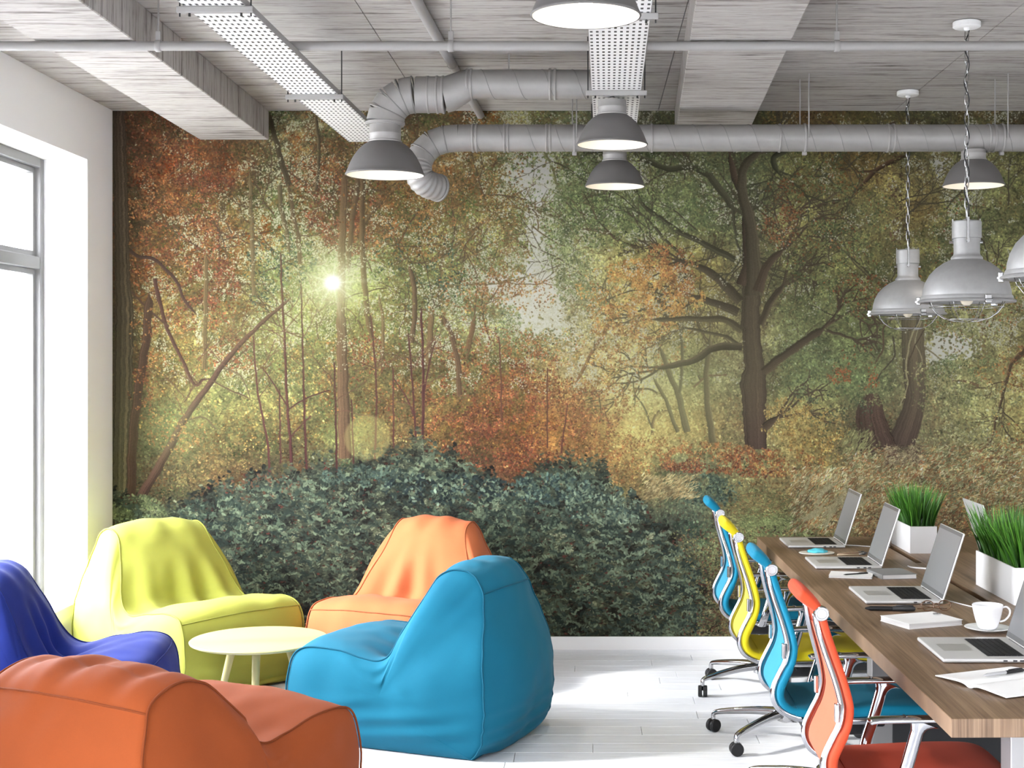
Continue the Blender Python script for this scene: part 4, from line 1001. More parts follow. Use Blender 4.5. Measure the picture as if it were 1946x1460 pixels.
# ================================================================= ON THE TABLE
TZ = .745
def laptop(label, x0, x1, y0, y1, hgt=.295, lean=.09, flip=False, detail=True):
    # x0 = the user's edge, x1 = hinge edge; the lid leans away from the user
    W_, D_ = y1-y0, abs(x1-x0)
    root = thing('laptop', label, 'laptop', ((x0+x1)/2, (y0+y1)/2, TZ), PI if flip else 0, 'laptops on the meeting table')
    hx, hy = D_/2, W_/2
    bm = NB(); box(bm, (-hx, -hy, .002), (hx, hy, .016), .005, 3); obj('base', bm, m_alu, root, smooth=True, auto=50)
    bm = NB()
    for sx in (-1, 1):
        for sy in (-1, 1): box(bm, (sx*(hx-.03)-.008, sy*(hy-.03)-.008, 0), (sx*(hx-.03)+.008, sy*(hy-.03)+.008, .003))
    obj('rubber_feet', bm, m_black, root)
    ka, kb = -hx+.49*D_, -hx+.88*D_
    bm = NB(); box(bm, (ka, -hy+.04, .0155), (kb, hy-.04, .0166)); kbd = obj('keyboard', bm, m_black, root)
    bm = NB(); rows = 6; cols = 15
    for r_ in range(rows):
        for c_ in range(cols):
            xa = ka+.003+(kb-ka-.006)*r_/rows; xb = ka+.003+(kb-ka-.006)*(r_+1)/rows-.003
            ya = -hy+.043+(W_-.086)*c_/cols; yb = ya+(W_-.086)/cols-.003
            box(bm, (xa, ya, .0166), (xb, yb, .0184))
    k2 = obj('keys', bm, m_keys, kbd); k2['kind'] = 'stuff'
    bm = NB(); box(bm, (-hx+.035, -.06, .0158), (ka-.02, .06, .0163), .0002, 1); obj('touchpad', bm, mat('touchpad', (.52, .515, .50), .35, .6), root)
    bm = NB()
    for q in (.62, .72, .79): box(bm, (-hx+q*D_, -hy-.0004, .006), (-hx+q*D_+.014, -hy+.004, .011))
    obj('ports', bm, m_black, root)
    lid_len = math.hypot(hgt-.012, lean); a = math.atan2(lean, hgt-.012)
    Ml = Matrix.Translation((hx-.006, 0, .012)) @ Matrix.Rotation(a, 4, 'Y')
    bm = NB(); box(bm, (0, -hy, .004), (.008, hy, lid_len), .0035, 2, M=Ml); lid = obj('lid', bm, m_alu, root, smooth=True, auto=50)
    bm = NB(); box(bm, (-.0007, -hy+.003, .010), (.0006, hy-.003, lid_len-.003), .0002, 1, M=Ml); obj('bezel', bm, m_bezel, lid)
    bm = NB(); box(bm, (-.0012, -hy+.010, .028), (.0004, hy-.010, lid_len-.018), .0001, 1, M=Ml); obj('screen', bm, m_screen, lid)
    bm = NB(); sweep(bm, [(hx-.004, -hy+.04, .013), (hx-.004, hy-.04, .013)], .005, n=10, up=(0, 0, 1)); obj('hinge', bm, m_bezel, root, smooth=True)
    return root
laptop('open silver laptop at the far end of the table, nearest the mural', 1.077, 1.388, 7.70, 8.06)
laptop('open silver laptop with a white pad and a grey book right in front of it', 1.101, 1.424, 6.91, 7.26)
laptop('open silver laptop with a black marker pen lying in front of it', 1.149, 1.473, 5.91, 6.30)
laptop('nearest open silver laptop, behind the open notebook and beside the coffee cup', 1.183, 1.508, 4.75, 5.13)
laptop('silver laptop seen from behind its lid, between the two grass planters', 2.36-.01, 2.055, 7.10, 7.48, flip=True)

def planter(label, x0, x1, y0, y1, h, blades, gh, seed, grp='white planters on the table'):
    root = thing('grass_planter', label, 'planter', ((x0+x1)/2, (y0+y1)/2, TZ), TR, grp)
    hx, hy = (x1-x0)/2, (y1-y0)/2
    bm = NB(); w_ = .006
    o_ = [(-hx, -hy), (hx, -hy), (hx, hy), (-hx, hy)]; i_ = [(-hx+w_, -hy+w_), (hx-w_, -hy+w_), (hx-w_, hy-w_), (-hx+w_, hy-w_)]
    A = [bm.verts.new((x, y, 0)) for x, y in o_]; B = [bm.verts.new((x, y, h)) for x, y in o_]; Ci = [bm.verts.new((x, y, h)) for x, y in i_]; D = [bm.verts.new((x, y, h-.04)) for x, y in i_]
    bm.faces.new(A); bm.faces.new(D)
    for k in range(4):
        q = (k+1) % 4
        bm.faces.new((A[k], A[q], B[q], B[k])); bm.faces.new((B[k], B[q], Ci[q], Ci[k])); bm.faces.new((Ci[k], Ci[q], D[q], D[k]))
    obj('box', bm, m_white, root)
    bm = NB(); box(bm, (-hx+w_, -hy+w_, h-.035), (hx-w_, hy-w_, h-.012)); obj('soil', bm, m_soil, root)
    r = random.Random(seed); V = []; F = []; tone = []
    for k in range(blades):
        bx = r.uniform(-hx+.012, hx-.012); by = r.uniform(-hy+.012, hy-.012)
        L = gh*r.uniform(.55, 1.1); a = r.uniform(0, 6.283)
        ox, oy = bx/hx, by/hy
        lx = ox*.42+.34*math.cos(a)*r.random(); ly = oy*.30+.34*math.sin(a)*r.random()
        wd = r.uniform(.0038, .0068); sa = r.uniform(0, PI); sx, sy = math.cos(sa)*wd, math.sin(sa)*wd
        tn = min(1, max(0, r.gauss(.5, .22))); b0 = len(V); nseg = 5; bend = r.uniform(.3, 1.0)
        for i in range(nseg+1):
            u = i/nseg; k2 = u+(bend)*u*u
            x = bx+lx*L*.55*k2; y = by+ly*L*.55*k2; z = h-.014+L*(u-.16*bend*u*u*(abs(lx)+abs(ly)))
            q = (1-u**1.6)*.9+.1*(1-u)
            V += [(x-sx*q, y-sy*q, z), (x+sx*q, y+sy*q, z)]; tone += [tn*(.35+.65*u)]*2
            if i: F.append((b0+2*i-2, b0+2*i-1, b0+2*i+1, b0+2*i))
    me = bpy.data.meshes.new('grass'); me.from_pydata(V, [], F); me.update()
    at = me.attributes.new('tone', 'FLOAT', 'POINT'); at.data.foreach_set('value', tone)
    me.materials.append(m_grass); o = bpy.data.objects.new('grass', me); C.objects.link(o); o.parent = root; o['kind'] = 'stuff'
planter('white box planter of green grass behind the second laptop', 1.688, 1.83, 7.49, 7.93, .142, 620, .225, 5)
planter('larger white box planter of green grass behind the coffee cup', 1.757, 1.93, 5.886, 6.445, .155, 950, .235, 6)

def rect_slab(bm, c, L, Wd, a, z0, z1, bev=.001, mat_=0):
    M_ = Matrix.Translation((c[0], c[1], 0)) @ Matrix.Rotation(a, 4, 'Z')
    box(bm, (-L/2, -Wd/2, z0), (L/2, Wd/2, z1), bev, 1, mat_, M=M_)
# cup and saucer
sa = thing('saucer', 'white china saucer under the coffee cup', 'saucer', (1.494, 5.33, TZ))
bm = NB(); lathe(bm, [(.0005, .001), (.035, .001), (.037, 0), (.040, .003), (.062, .007), (.084, .0135), (.0855, .015), (.083, .0155), (.060, .0095), (.036, .006), (.0005, .006)], 56); bmesh.ops.remove_doubles(bm, verts=bm.verts[:], dist=.0004); obj('dish', bm, m_ceramic, sa, smooth=True)
cu = thing('coffee_cup', 'white china coffee cup standing on its saucer', 'cup', (1.494, 5.33, TZ+.0062))
bm = NB(); lathe(bm, [(.0005, .002), (.024, .002), (.026, 0), (.030, .002), (.037, .012), (.045, .034), (.051, .058), (.0555, .080), (.057, .092), (.0562, .0935), (.0545, .092), (.052, .078), (.047, .052), (.040, .028), (.030, .010), (.0005, .008)], 56); bmesh.ops.remove_doubles(bm, verts=bm.verts[:], dist=.0004); obj('bowl', bm, m_ceramic, cu, smooth=True)
bm = NB(); sweep(bm, cr([(.0535, 0, .083), (.068, 0, .086), (.080, 0, .074), (.078, 0, .055), (.062, 0, .036), (.044, 0, .030)], 24), .0052, .0038, n=10, up=(0, 1, 0)); obj('handle', bm, m_ceramic, cu, smooth=True)
cu.rotation_euler.z = math.radians(-12)
# closed white pad with a grey edge
def pad(label, name, c, L, Wd, a, h, edge=None):
    root = thing(name, label, 'notebook', (c[0], c[1], TZ), a)
    bm = NB(); box(bm, (-L/2, -Wd/2, 0), (L/2, Wd/2, .0016), .0006, 1); obj('back_cover', bm, m_paper, root)
    bm = NB(); box(bm, (-L/2+.003, -Wd/2+.003, .0016), (L/2-.003, Wd/2-.002, h-.0016), .0006, 1); obj('pages', bm, m_pages, root)
    bm = NB(); box(bm, (-L/2, -Wd/2, h-.0016), (L/2, Wd/2, h), .0006, 1); obj('front_cover', bm, edge or m_paper, root)
    return root
m_pages = mat('page_block', (.62, .60, .58), .8); t = NT(m_pages); t.color(t.ramp(t.noise(t.pos((2, 2, 900)), 2, 2), [(.35, (.46, .44, .42)), (.65, (.74, .73, .71))]))
m_greyc = mat('grey_book_cloth', (.20, .20, .195), .6)
pad('closed white notebook in front of the black marker pen', 'notebook', (1.282, 5.49), .245, .195, math.radians(22), .021)
pad('thin white writing pad in front of the second laptop', 'notebook', (1.235, 6.70), .20, .15, math.radians(-14), .010)
bk = thing('book', 'slim grey bound book lying before the second laptop', 'book', (1.425, 6.70, TZ), math.radians(10))
bm = NB(); box(bm, (-.085, -.10, 0), (.085, .10, .002), .0006, 1); box(bm, (-.085, -.10, .020), (.085, .10, .022), .0006, 1); box(bm, (-.085, -.10, .002), (-.082, .10, .020)); obj('cover', bm, m_greyc, bk)
bm = NB(); box(bm, (-.082, -.097, .002), (.082, .097, .020)); obj('pages', bm, m_pages, bk)
# open notebook with a pen
A = math.radians(25)
nb = thing('open_notebook', 'open white notebook at the near end of the table', 'notebook', (1.315, 4.455, TZ), A)
for s, L0 in ((1, .0), (-1, .0)):
    bm = NB(); top = []; n_ = 16
    V1 = []; V0 = []
    for i in range(n_+1):
        u = i/n_; y_ = s*u*.165; z_ = .002+.0165*math.sin(min(1, u*2.6)*PI*.5)*(1-.62*u)+.003*(1-u)*0
        z_ = .003+.020*(1-math.exp(-u*9))*(1-.80*u)
        V1.append((y_, z_)); V0.append((y_, max(0.0, z_-.010*(1-u*.75)) if u > 0 else 0))
    rt = [[bm.verts.new((x_, y_, z_)) for y_, z_ in V1] for x_ in (-.155, .155)]; rb = [[bm.verts.new((x_, y_, z_)) for y_, z_ in V0] for x_ in (-.155, .155)]
    for i in range(n_):
        bm.faces.new((rt[0][i], rt[0][i+1], rt[1][i+1], rt[1][i])); bm.faces.new((rb[0][i], rb[1][i], rb[1][i+1], rb[0][i+1]))
        for e_ in (0, 1): bm.faces.new((rt[e_][i], rb[e_][i], rb[e_][i+1], rt[e_][i+1]))
    bm.faces.new((rt[0][n_], rb[0][n_], rb[1][n_], rt[1][n_])); bm.faces.new((rt[0][0], rt[1][0], rb[1][0], rb[0][0]))
    obj('page_block', bm, m_paper, nb, smooth=True, auto=40)
m_clear = mat('smoky_clear_plastic', (.42, .42, .42), .15)
def pen(label, p0, p1, r, kind='pen', cols=(None, None), grp=None):
    root = thing(kind, label, 'pen', p0)
    d = Vector(p1)-Vector(p0); L = d.length; d.normalize(); up = (0, 0, 1)
    bm = NB(); sweep(bm, [d*L*u for u in (0, .02, .10, .12, .55)], [r*.25, r*.45, r*.95, r, r], n=12, up=up); obj('barrel', bm, cols[0], root, smooth=True, auto=50)
    bm = NB(); sweep(bm, [d*L*u for u in (.55, .56, .97, 1.0)], [r*1.0, r*1.12, r*1.05, r*.7], n=12, up=up)
    sd = d.cross(Vector((0, 0, 1))).normalized()
    obj('cap', bm, cols[1], root, smooth=True, auto=50)
    bm = NB(); q = Vector((0, 0, r*1.25)); sweep(bm, [d*L*.62+q, d*L*.80+q*1.15, d*L*.96+q], r*.28, n=8, up=tuple(sd)); obj('clip', bm, cols[1], root, smooth=True)
    return root
ca, sn = math.cos(A), math.sin(A)
pen('clear pen with a black cap lying on the open notebook', (1.315-.075*ca-.03*sn, 4.455-.075*sn+.03*ca, TZ+.026), (1.315+.10*ca-.045*sn, 4.455+.10*sn+.045*ca, TZ+.024), .0055, 'pen', (m_clear, m_black))
pen('thick black marker pen beside the third laptop', (1.118, 5.765, TZ+.0095), (1.318, 5.745, TZ+.0105), .0095, 'marker_pen', (m_black, m_blackm))
pen('thin dark pencil lying on the white writing pad', (1.19, 6.655, TZ+.0135), (1.315, 6.705, TZ+.0135), .0032, 'pencil', (m_darkw, m_darkw))
# eyeglasses
m_tort = mat('brown_tortoise_rim', (.12, .055, .025), .25)
eg = thing('eyeglasses', 'folded brown eyeglasses behind the closed white notebook', 'glasses', (1.405, 5.755, TZ), math.radians(8))
for s in (-1, 1):
    bm = NB(); n_ = 26
    sweep(bm, [Vector((s*.036+.026*math.cos(2*PI*k/n_), .004*math.sin(2*PI*k/n_), .022+.020*math.sin(2*PI*k/n_))) for k in range(n_)], .0019, n=8, up=(0, 1, 0), closed=True); obj('rim', bm, m_tort, eg, smooth=True)
    bm = NB(); sweep(bm, cr([(s*.062, 0, .030), (s*.064, .010, .028), (s*.02, .030+.006*s, .012), (-s*.045, .040+.008*s, .003), (-s*.06, .044+.008*s, .0025)], 18), .0017, n=8, up=(0, 0, 1)); obj('temple', bm, m_tort, eg, smooth=True)
bm = NB(); sweep(bm, cr([(-.011, 0, .026), (0, 0, .031), (.011, 0, .026)], 8), .0017, n=8, up=(0, 1, 0)); obj('bridge', bm, m_tort, eg, smooth=True)
# earphones on the closed notebook
ep = tag(obj('binder_clip', (lambda b_: (sweep(b_, [Vector((.016*math.cos(q*.5), .010*math.sin(q*.5), .004)) for q in range(13)], .0014, n=6, up=(0, 0, 1), closed=True), box(b_, (-.016, -.006, .0), (.004, .006, .006), .001, 1), b_)[2])(NB()), m_steel), 'little steel clip lying on top of the closed white notebook', 'clip')
ep.location = (1.36, 5.555, TZ+.021)
# papers, turquoise cloth and brushes by the far laptop
pl = thing('paint_palette', 'cream oval paint palette between the two far laptops', 'palette', (1.20, 7.50, TZ))
bm = NB(); n_ = 36; ring0 = []; 
lathe(bm, [(.0005, 0), (.95, 0), (1, .003), (.97, .006), (.0005, .006)], 40); bmesh.ops.remove_doubles(bm, verts=bm.verts[:], dist=.001)
for v in bm.verts: v.co.x *= .095; v.co.y *= .075
obj('board', bm, mat('cream_palette', (.66, .63, .54), .5), pl, smooth=True, auto=40)
cl = NB(); q = bmesh.ops.create_icosphere(cl, subdivisions=3, radius=1)
for v in cl.verts:
    nn = 1+.25*noise.noise(v.co*2.2); v.co = Vector((v.co.x*.052*nn, v.co.y*.045*nn, max(0, v.co.z)*.020*nn))
o = tag(obj('cloth', cl, fabric('turquoise_cloth', (.10, .52, .62)), smooth=True), 'crumpled turquoise cloth lying on the paint palette', 'cloth'); o.location = (1.205, 7.505, TZ+.006)
for k, (p0, p1, c_) in enumerate((((1.30, 7.44, TZ+.004), (1.46, 7.53, TZ+.005), (.42, .32, .20)), ((1.30, 7.42, TZ+.004), (1.47, 7.49, TZ+.005), (.18, .07, .04)), ((1.29, 7.40, TZ+.004), (1.45, 7.44, TZ+.005), (.55, .45, .30)))):
    root = thing('paint_brush', ['tan wooden paint brush lying beside the palette, farthest of three', 'dark brown paint brush, middle one of three beside the palette', 'pale wooden paint brush lying beside the palette, nearest of three'][k], 'brush', p0, 0, 'paint brushes by the palette')
    d = Vector(p1)-Vector(p0); bm = NB(); sweep(bm, [d*u for u in (0, .3, .75)], [.0025, .0042, .0035], n=8, up=(0, 0, 1)); obj('handle', bm, mat('brush_wood_%s' % 'abc'[k], c_, .5), root, smooth=True)
    bm = NB(); sweep(bm, [d*u for u in (.75, .84)], .004, n=8, up=(0, 0, 1)); obj('ferrule', bm, m_steel, root, smooth=True)
    bm = NB(); sweep(bm, [d*u for u in (.84, .92, 1.0)], [.004, .0045, .0012], n=8, up=(0, 0, 1)); obj('bristles', bm, m_darkw, root, smooth=True)
def cable(label, pts, m, r=.0022):
    bm = NB(); sweep(bm, cr(pts, 40), r, n=8, up=(0, 0, 1)); return tag(obj('cable', bm, m, smooth=True), label, 'cable', 'charging cables on the table')
cable('white cable running from the third laptop towards the table slot', [(1.475, 6.05, TZ+.004), (1.50, 6.02, TZ+.003), (1.535, 5.93, TZ+.003), (1.585, 5.82, TZ+.003), (1.645, 5.78, TZ+.003), (1.672, 5.775, TZ+.003)], m_ceramic)
cable('white plug cable coming out of the slot beyond the third laptop', [(1.662, 6.90, TZ+.006), (1.640, 6.90, TZ+.006), (1.60, 6.93, TZ+.005), (1.575, 6.96, TZ+.004), (1.57, 7.0, TZ+.004)], m_ceramic, .004)
cable('white cable behind the farthest laptop', [(1.39, 7.82, TZ+.004), (1.45, 7.80, TZ+.003), (1.53, 7.76, TZ+.003), (1.60, 7.78, TZ+.003), (1.645, 7.77, TZ+.003)], m_ceramic)

# ================================================================= CEILING SERVICES
# slim pipe across the room, in clamps
pp = thing('ceiling_pipe', 'slim grey pipe running straight across under the ceiling beams', 'pipe', (0, 6.0, 3.089))
bm = NB(); sweep(bm, [(XL+.002, 0, 0), (XR-.002, 0, 0)], .020, n=20, up=(0, 0, 1)); obj('tube', bm, m_pipe, pp, smooth=True, auto=50)
for x in (-1.82, -.585, 1.045, 2.6):
    bm = NB(); n_ = 24
    sweep(bm, [Vector((x, .0225*math.cos(2*PI*k/n_), .0225*math.sin(2*PI*k/n_))) for k in range(n_)], .012, .003, n=8, e=4, up=(1, 0, 0), closed=True); cl_ = obj('clamp', bm, m_pipe, pp, smooth=True, auto=50)
    bm = NB(); box(bm, (x-.011, -.007, .022), (x+.011, .007, .062), .002); sweep(bm, [(x, 0, .06), (x, 0, ZC-3.0895)], .004, n=8, up=(1, 0, 0)); obj('hanger_rod', bm, m_pipe, cl_)
pp2 = thing('ceiling_conduit', 'slim grey pipe running along the ceiling towards the mural', 'pipe', (-.80, 4.4, 3.262))
bm = NB(); sweep(bm, [(0, -2.4, 0), (.135, YB-4.4-.006, 0)], .024, n=20, up=(0, 0, 1)); obj('tube', bm, m_pipe, pp2, smooth=True, auto=50)
for u in (.55, .78):
    bm = NB(); p = Vector((0, -2.4, 0)).lerp(Vector((.135, YB-4.4, 0)), u); n_ = 24
    sweep(bm, [p-Vector((0, .02, 0)), p+Vector((0, .02, 0))], .0262, n=20, up=(0, 0, 1)); obj('sleeve', bm, m_pipe, pp2, smooth=True, auto=50)

def ring_at(bm, p, d, R, w_=.006, t_=.004, n=36):
    d = Vector(d).normalized(); a = d.orthogonal().normalized(); b_ = d.cross(a)
    sweep(bm, [Vector(p)+a*R*math.cos(2*PI*k/n)+b_*R*math.sin(2*PI*k/n) for k in range(n)], w_, t_, n=8, e=3, up=tuple(d), closed=True)
def helix(bm, x0, x1, R, pitch, z=0, slant=1, r_=.0016):
    n = int(abs(x1-x0)/pitch*40); 
    sweep(bm, [Vector((x0+(x1-x0)*i/n, slant*R*math.cos(2*PI*i/40), z+R*math.sin(2*PI*i/40))) for i in range(n+1)], r_, n=5, up=(1, 0, 0))
def bend(pts, n=20): return cr(pts, n)
# upper duct: short run with a reducer and an elbow that turns down
y1_, z1_ = 7.06, 3.083
d1 = thing('air_duct', 'upper spiral duct with elbow turning down above a grey lamp', 'air duct', (0, y1_, z1_))
xr0 = .085; rz = .052
bm = NB(); sweep(bm, [(-.60, 0, rz), (xr0, 0, rz)], .072, n=40, up=(0, 0, 1)); obj('straight_pipe', bm, m_galv, d1, smooth=True, auto=50)
bm = NB(); helix(bm, -.58, .08, .0725, .150, rz, 1); s_ = obj('seam', bm, m_seam, d1)
bm = NB(); sweep(bm, [(-.72, 0, 0), (-.70, 0, .004), (-.61, 0, rz-.004), (-.59, 0, rz)], [.090, .089, .0755, .0745], n=40, up=(0, 0, 1)); obj('reducer', bm, m_galv, d1, smooth=True, auto=50)
for x, R, z_ in ((-.605, .0755, rz), (-.585, .0745, rz), (-.195, .0755, rz), (-.170, .0755, rz), (-.725, .0915, 0), (-.755, .0915, 0), (-.80, .0905, 0)):
    bm = NB(); ring_at(bm, (x, 0, z_), (1, 0, 0), R, .006, .003); obj('collar', bm, m_galv, d1, smooth=True, auto=60)
bm = NB(); sweep(bm, [(-.86, 0, 0), (-.72, 0, 0)], .090, n=40, up=(0, 0, 1)); obj('straight_pipe', bm, m_galv, d1, smooth=True, auto=50)
# gored elbow: five straight gores
cxx, czz, RR = -.875, -.14, .14
gp = [Vector((cxx-RR*math.sin(a), 0, czz+RR*math.cos(a))) for a in [PI/2*k/4 for k in range(5)]]
for k in range(4):
    bm = NB(); sweep(bm, [gp[k], gp[k+1]], [.0905, .0905] if k < 3 else [.0905, .0935], n=40, up=(0, 1, 0)); obj('elbow_section', bm, m_galv, d1, smooth=True, auto=50)
    bm = NB(); dd = (gp[k]-gp[k-1]) if k else Vector((-1, 0, 0)); dd = dd.normalized()+(gp[k+1]-gp[k]).normalized(); ring_at(bm, gp[k], dd, .0915, .0035, .0025); obj('elbow_seam', bm, m_seam, d1, smooth=True)
LX2 = cxx-RR
bm = NB(); sweep(bm, [(LX2, 0, czz), (LX2, 0, czz-.012)], .0945, n=40, up=(0, 1, 0)); ring_at(bm, (LX2, 0, czz-.002), (0, 0, 1), .0955, .006, .003); obj('outlet', bm, m_galv, d1, smooth=True, auto=50)
for x in (-.40,):
    bm = NB(); sweep(bm, [(x, 0, rz+.07), (x, 0, ZC-z1_-.0005)], .004, n=8, up=(1, 0, 0)); obj('hanger_rod', bm, m_pipe, d1)
# lower duct: long run to the right wall, elbow and ribbed flexible outlet at the left
y2_, z2_ = 7.63, 2.958
d2 = thing('air_duct', 'long spiral duct across the mural ending in a ribbed outlet', 'air duct', (0, y2_, z2_))
bm = NB(); sweep(bm, [(-.70, 0, 0), (XR-.003, 0, 0)], .072, n=40, up=(0, 0, 1)); obj('straight_pipe', bm, m_galv, d2, smooth=True, auto=50)
bm = NB(); helix(bm, -.69, XR-.02, .0725, .150, 0, 1); obj('seam', bm, m_seam, d2)
for x in (-.625, -.605, -.455, -.435, -.23, -.21, .335, 1.02, 1.60, 1.63, 2.14, 2.17, 2.9):
    bm = NB(); ring_at(bm, (x, 0, 0), (1, 0, 0), .0745, .006, .003); obj('collar', bm, m_galv, d2, smooth=True, auto=60)
E = [Vector(p) for p in ((-.70, 0, 0), (-.775, 0, -.006), (-.845, -.005, -.032), (-.893, -.015, -.082), (-.915, -.035, -.140))]
for k in range(4):
    bm = NB(); sweep(bm, [E[k], E[k+1]], .0725, n=40, up=(0, 1, 0)); obj('elbow_section', bm, m_galv, d2, smooth=True, auto=50)
    if k:
        bm = NB(); ring_at(bm, E[k], (E[k+1]-E[k-1]), .0735, .0035, .0025); obj('elbow_seam', bm, m_seam, d2, smooth=True)
Fx = cr([E[4], (-.915, -.045, -.175), (-.906, -.045, -.212), (-.885, -.030, -.240), (-.852, .0, -.255), (-.815, .045, -.262)], 40)
bm = NB(); sweep(bm, Fx, [.0725+.0028*math.sin(i*2*PI/4) for i in range(41)], n=40, up=(0, 1, 0)); obj('flexible_hose', bm, m_galv, d2, smooth=True, auto=80)
bm = NB(); ring_at(bm, Fx[-1], Fx[-1]-Fx[-3], .0735, .008, .003); obj('outlet_ring', bm, m_galv, d2, smooth=True)
for x in (-.08, 1.155, 2.213):
    bm = NB(); sweep(bm, [(x-.012, .079, 0), (x-.012, .079, ZC-z2_-.0005)], .0035, n=8, up=(1, 0, 0)); sweep(bm, [(x+.012, -.079, -.01), (x+.012, -.079, ZC-z2_-.0005)], .0035, n=8, up=(1, 0, 0)); rod = obj('hanger_rod', bm, m_pipe, d2)
    bm = NB(); ring_at(bm, (x, 0, 0), (1, 0, 0), .0765, .007, .0025); box(bm, (x-.012, -.012, -.092), (x+.012, .012, -.074), .003); obj('hanger_strap', bm, m_pipe, d2, smooth=True, auto=50)

# perforated metal trays
def tray(label, x0, wd, ya, yb, slope, bars, zb=3.04):
    root = thing('perforated_tray', label, 'cable tray', (x0, ya, zb), -slope)
    L = yb-ya
    bm = NB(); box(bm, (-wd/2, 0, 0), (wd/2, L, .0025)); obj('perforated_plate', bm, m_perf, root)
    for s in (-1, 1):
        bm = NB(); box(bm, (s*wd/2-.002, 0, 0), (s*wd/2+.002, L, .026), .001, 1); obj('side_flange', bm, m_pipe, root)
    for q in bars:
        bm = NB(); yb_ = q-ya; hw_ = wd/2+.028
        box(bm, (-hw_, yb_-.012, -.024), (hw_, yb_+.012, -.0005), .003); cb = obj('cross_bar', bm, m_pipe, root)
        for s in (-1, 1):
            bm = NB(); sweep(bm, [(s*(hw_-.010), yb_, -.036), (s*(hw_-.010), yb_, ZC-zb-.0005)], .003, n=8, up=(1, 0, 0)); obj('threaded_rod', bm, m_blackm, cb)
            bm = NB(); sweep(bm, [(s*(hw_-.045), yb_, -.036), (s*(hw_-.045), yb_, -.02)], .0045, n=8, up=(1, 0, 0)); obj('bolt', bm, m_darkw, cb)
    return root
tray('perforated white metal tray hanging at the left, beside the concrete beam', -1.398, .222, 2.6, 8.25, .020, (3.55, 5.12, 6.80), 3.035)
tray('perforated white metal tray in the middle, above the row of lamps', .078, .232, 2.6, 8.55, .012, (5.22, 6.70, 8.44), 3.035)

# industrial dome lamps in a row under the middle tray, one under the duct elbow, one under the long duct
def dome_lamp(label, loc, s=1.0, stem=0.0, neck=.080):
    root = thing('dome_lamp', label, 'lamp', loc, 0, 'grey dome ceiling lamps')
    dome = [(.168, 0), (.172, .002), (.1725, .006), (.169, .010), (.163, .024), (.153, .050), (.138, .080), (.118, .108), (.095, .130), (.074, .144)]
    bm = NB(); lathe(bm, [(r*s, z*s) for r, z in dome], 56); obj('shade', bm, m_lampg, root, smooth=True)
    inn = [(.167, .0015), (.160, .020), (.149, .046), (.134, .076), (.114, .103), (.09, .126), (.05, .137), (.0005, .139)]
    bm = NB(); lathe(bm, [(r*s, z*s) for r, z in inn], 56); obj('lining', bm, m_lampw, root, smooth=True)
    nk = [(.073, .142), (.074, .150), (.068, .153), (.068, .176), (.070, .179), (.070, .184), (.068, .187), (.068, .142+neck), (.04, .143+neck)]
    bm = NB(); lathe(bm, [(r*s, z*s) for r, z in nk], 40, capB=True); obj('neck', bm, m_galv, root, smooth=True, auto=40)
    if stem > 0:
        bm = NB(); sweep(bm, [(0, 0, (.143+neck)*s), (0, 0, stem)], .012, n=12, up=(1, 0, 0)); obj('stem', bm, m_galv, root, smooth=True)
    bm = NB(); sph(bm, (0, 0, .062*s), .030*s, 20); bl = obj('bulb', bm, m_bulb, root, smooth=True)
    bm = NB(); lathe(bm, [(.016*s, .085*s), (.018*s, .137*s)], 16); obj('socket', bm, m_ceramic, bl, smooth=True)
    ld = bpy.data.lights.new('lamp_light', 'POINT'); ld.energy = .03*s*s; ld.color = (1, .86, .68); ld.shadow_soft_size = .03*s
    lo = bpy.data.objects.new('lamp_light', ld); C.objects.link(lo); lo.parent = root; lo.location = (0, 0, .018*s)
    ld = bpy.data.lights.new('lamp_beam', 'SPOT'); ld.energy = 9 if loc[1] < 7.3 else 2.0; ld.color = (1, .95, .89); ld.spot_size = math.radians(125); ld.spot_blend = .5; ld.shadow_soft_size = .02
    lo = bpy.data.objects.new('lamp_beam', ld); C.objects.link(lo); lo.parent = root; lo.location = (0, 0, .012)
    return root
dome_lamp('dark grey dome lamp nearest the viewer, cut off by the top edge', (-.011, 4.41, 2.825), 1.0, 3.0345-2.825)
dome_lamp('dark grey dome lamp hanging in the middle, below the tray and before the duct', (.110, 6.85, 2.800), 1.0, 3.0345-2.800, .0735)
dome_lamp('dark grey dome lamp under the long duct, below the middle one', (.146, 8.12, 2.757), 1.0, 3.0345-2.757)
dome_lamp('dark grey dome lamp at the right, behind the hanging chains', (2.063, 7.63, 2.700), .955, 0, .060)
dome_lamp('large dark grey dome lamp at the left, below the duct elbow', (LX2, y1_, z1_+czz-.012-.219*1.14), 1.14)

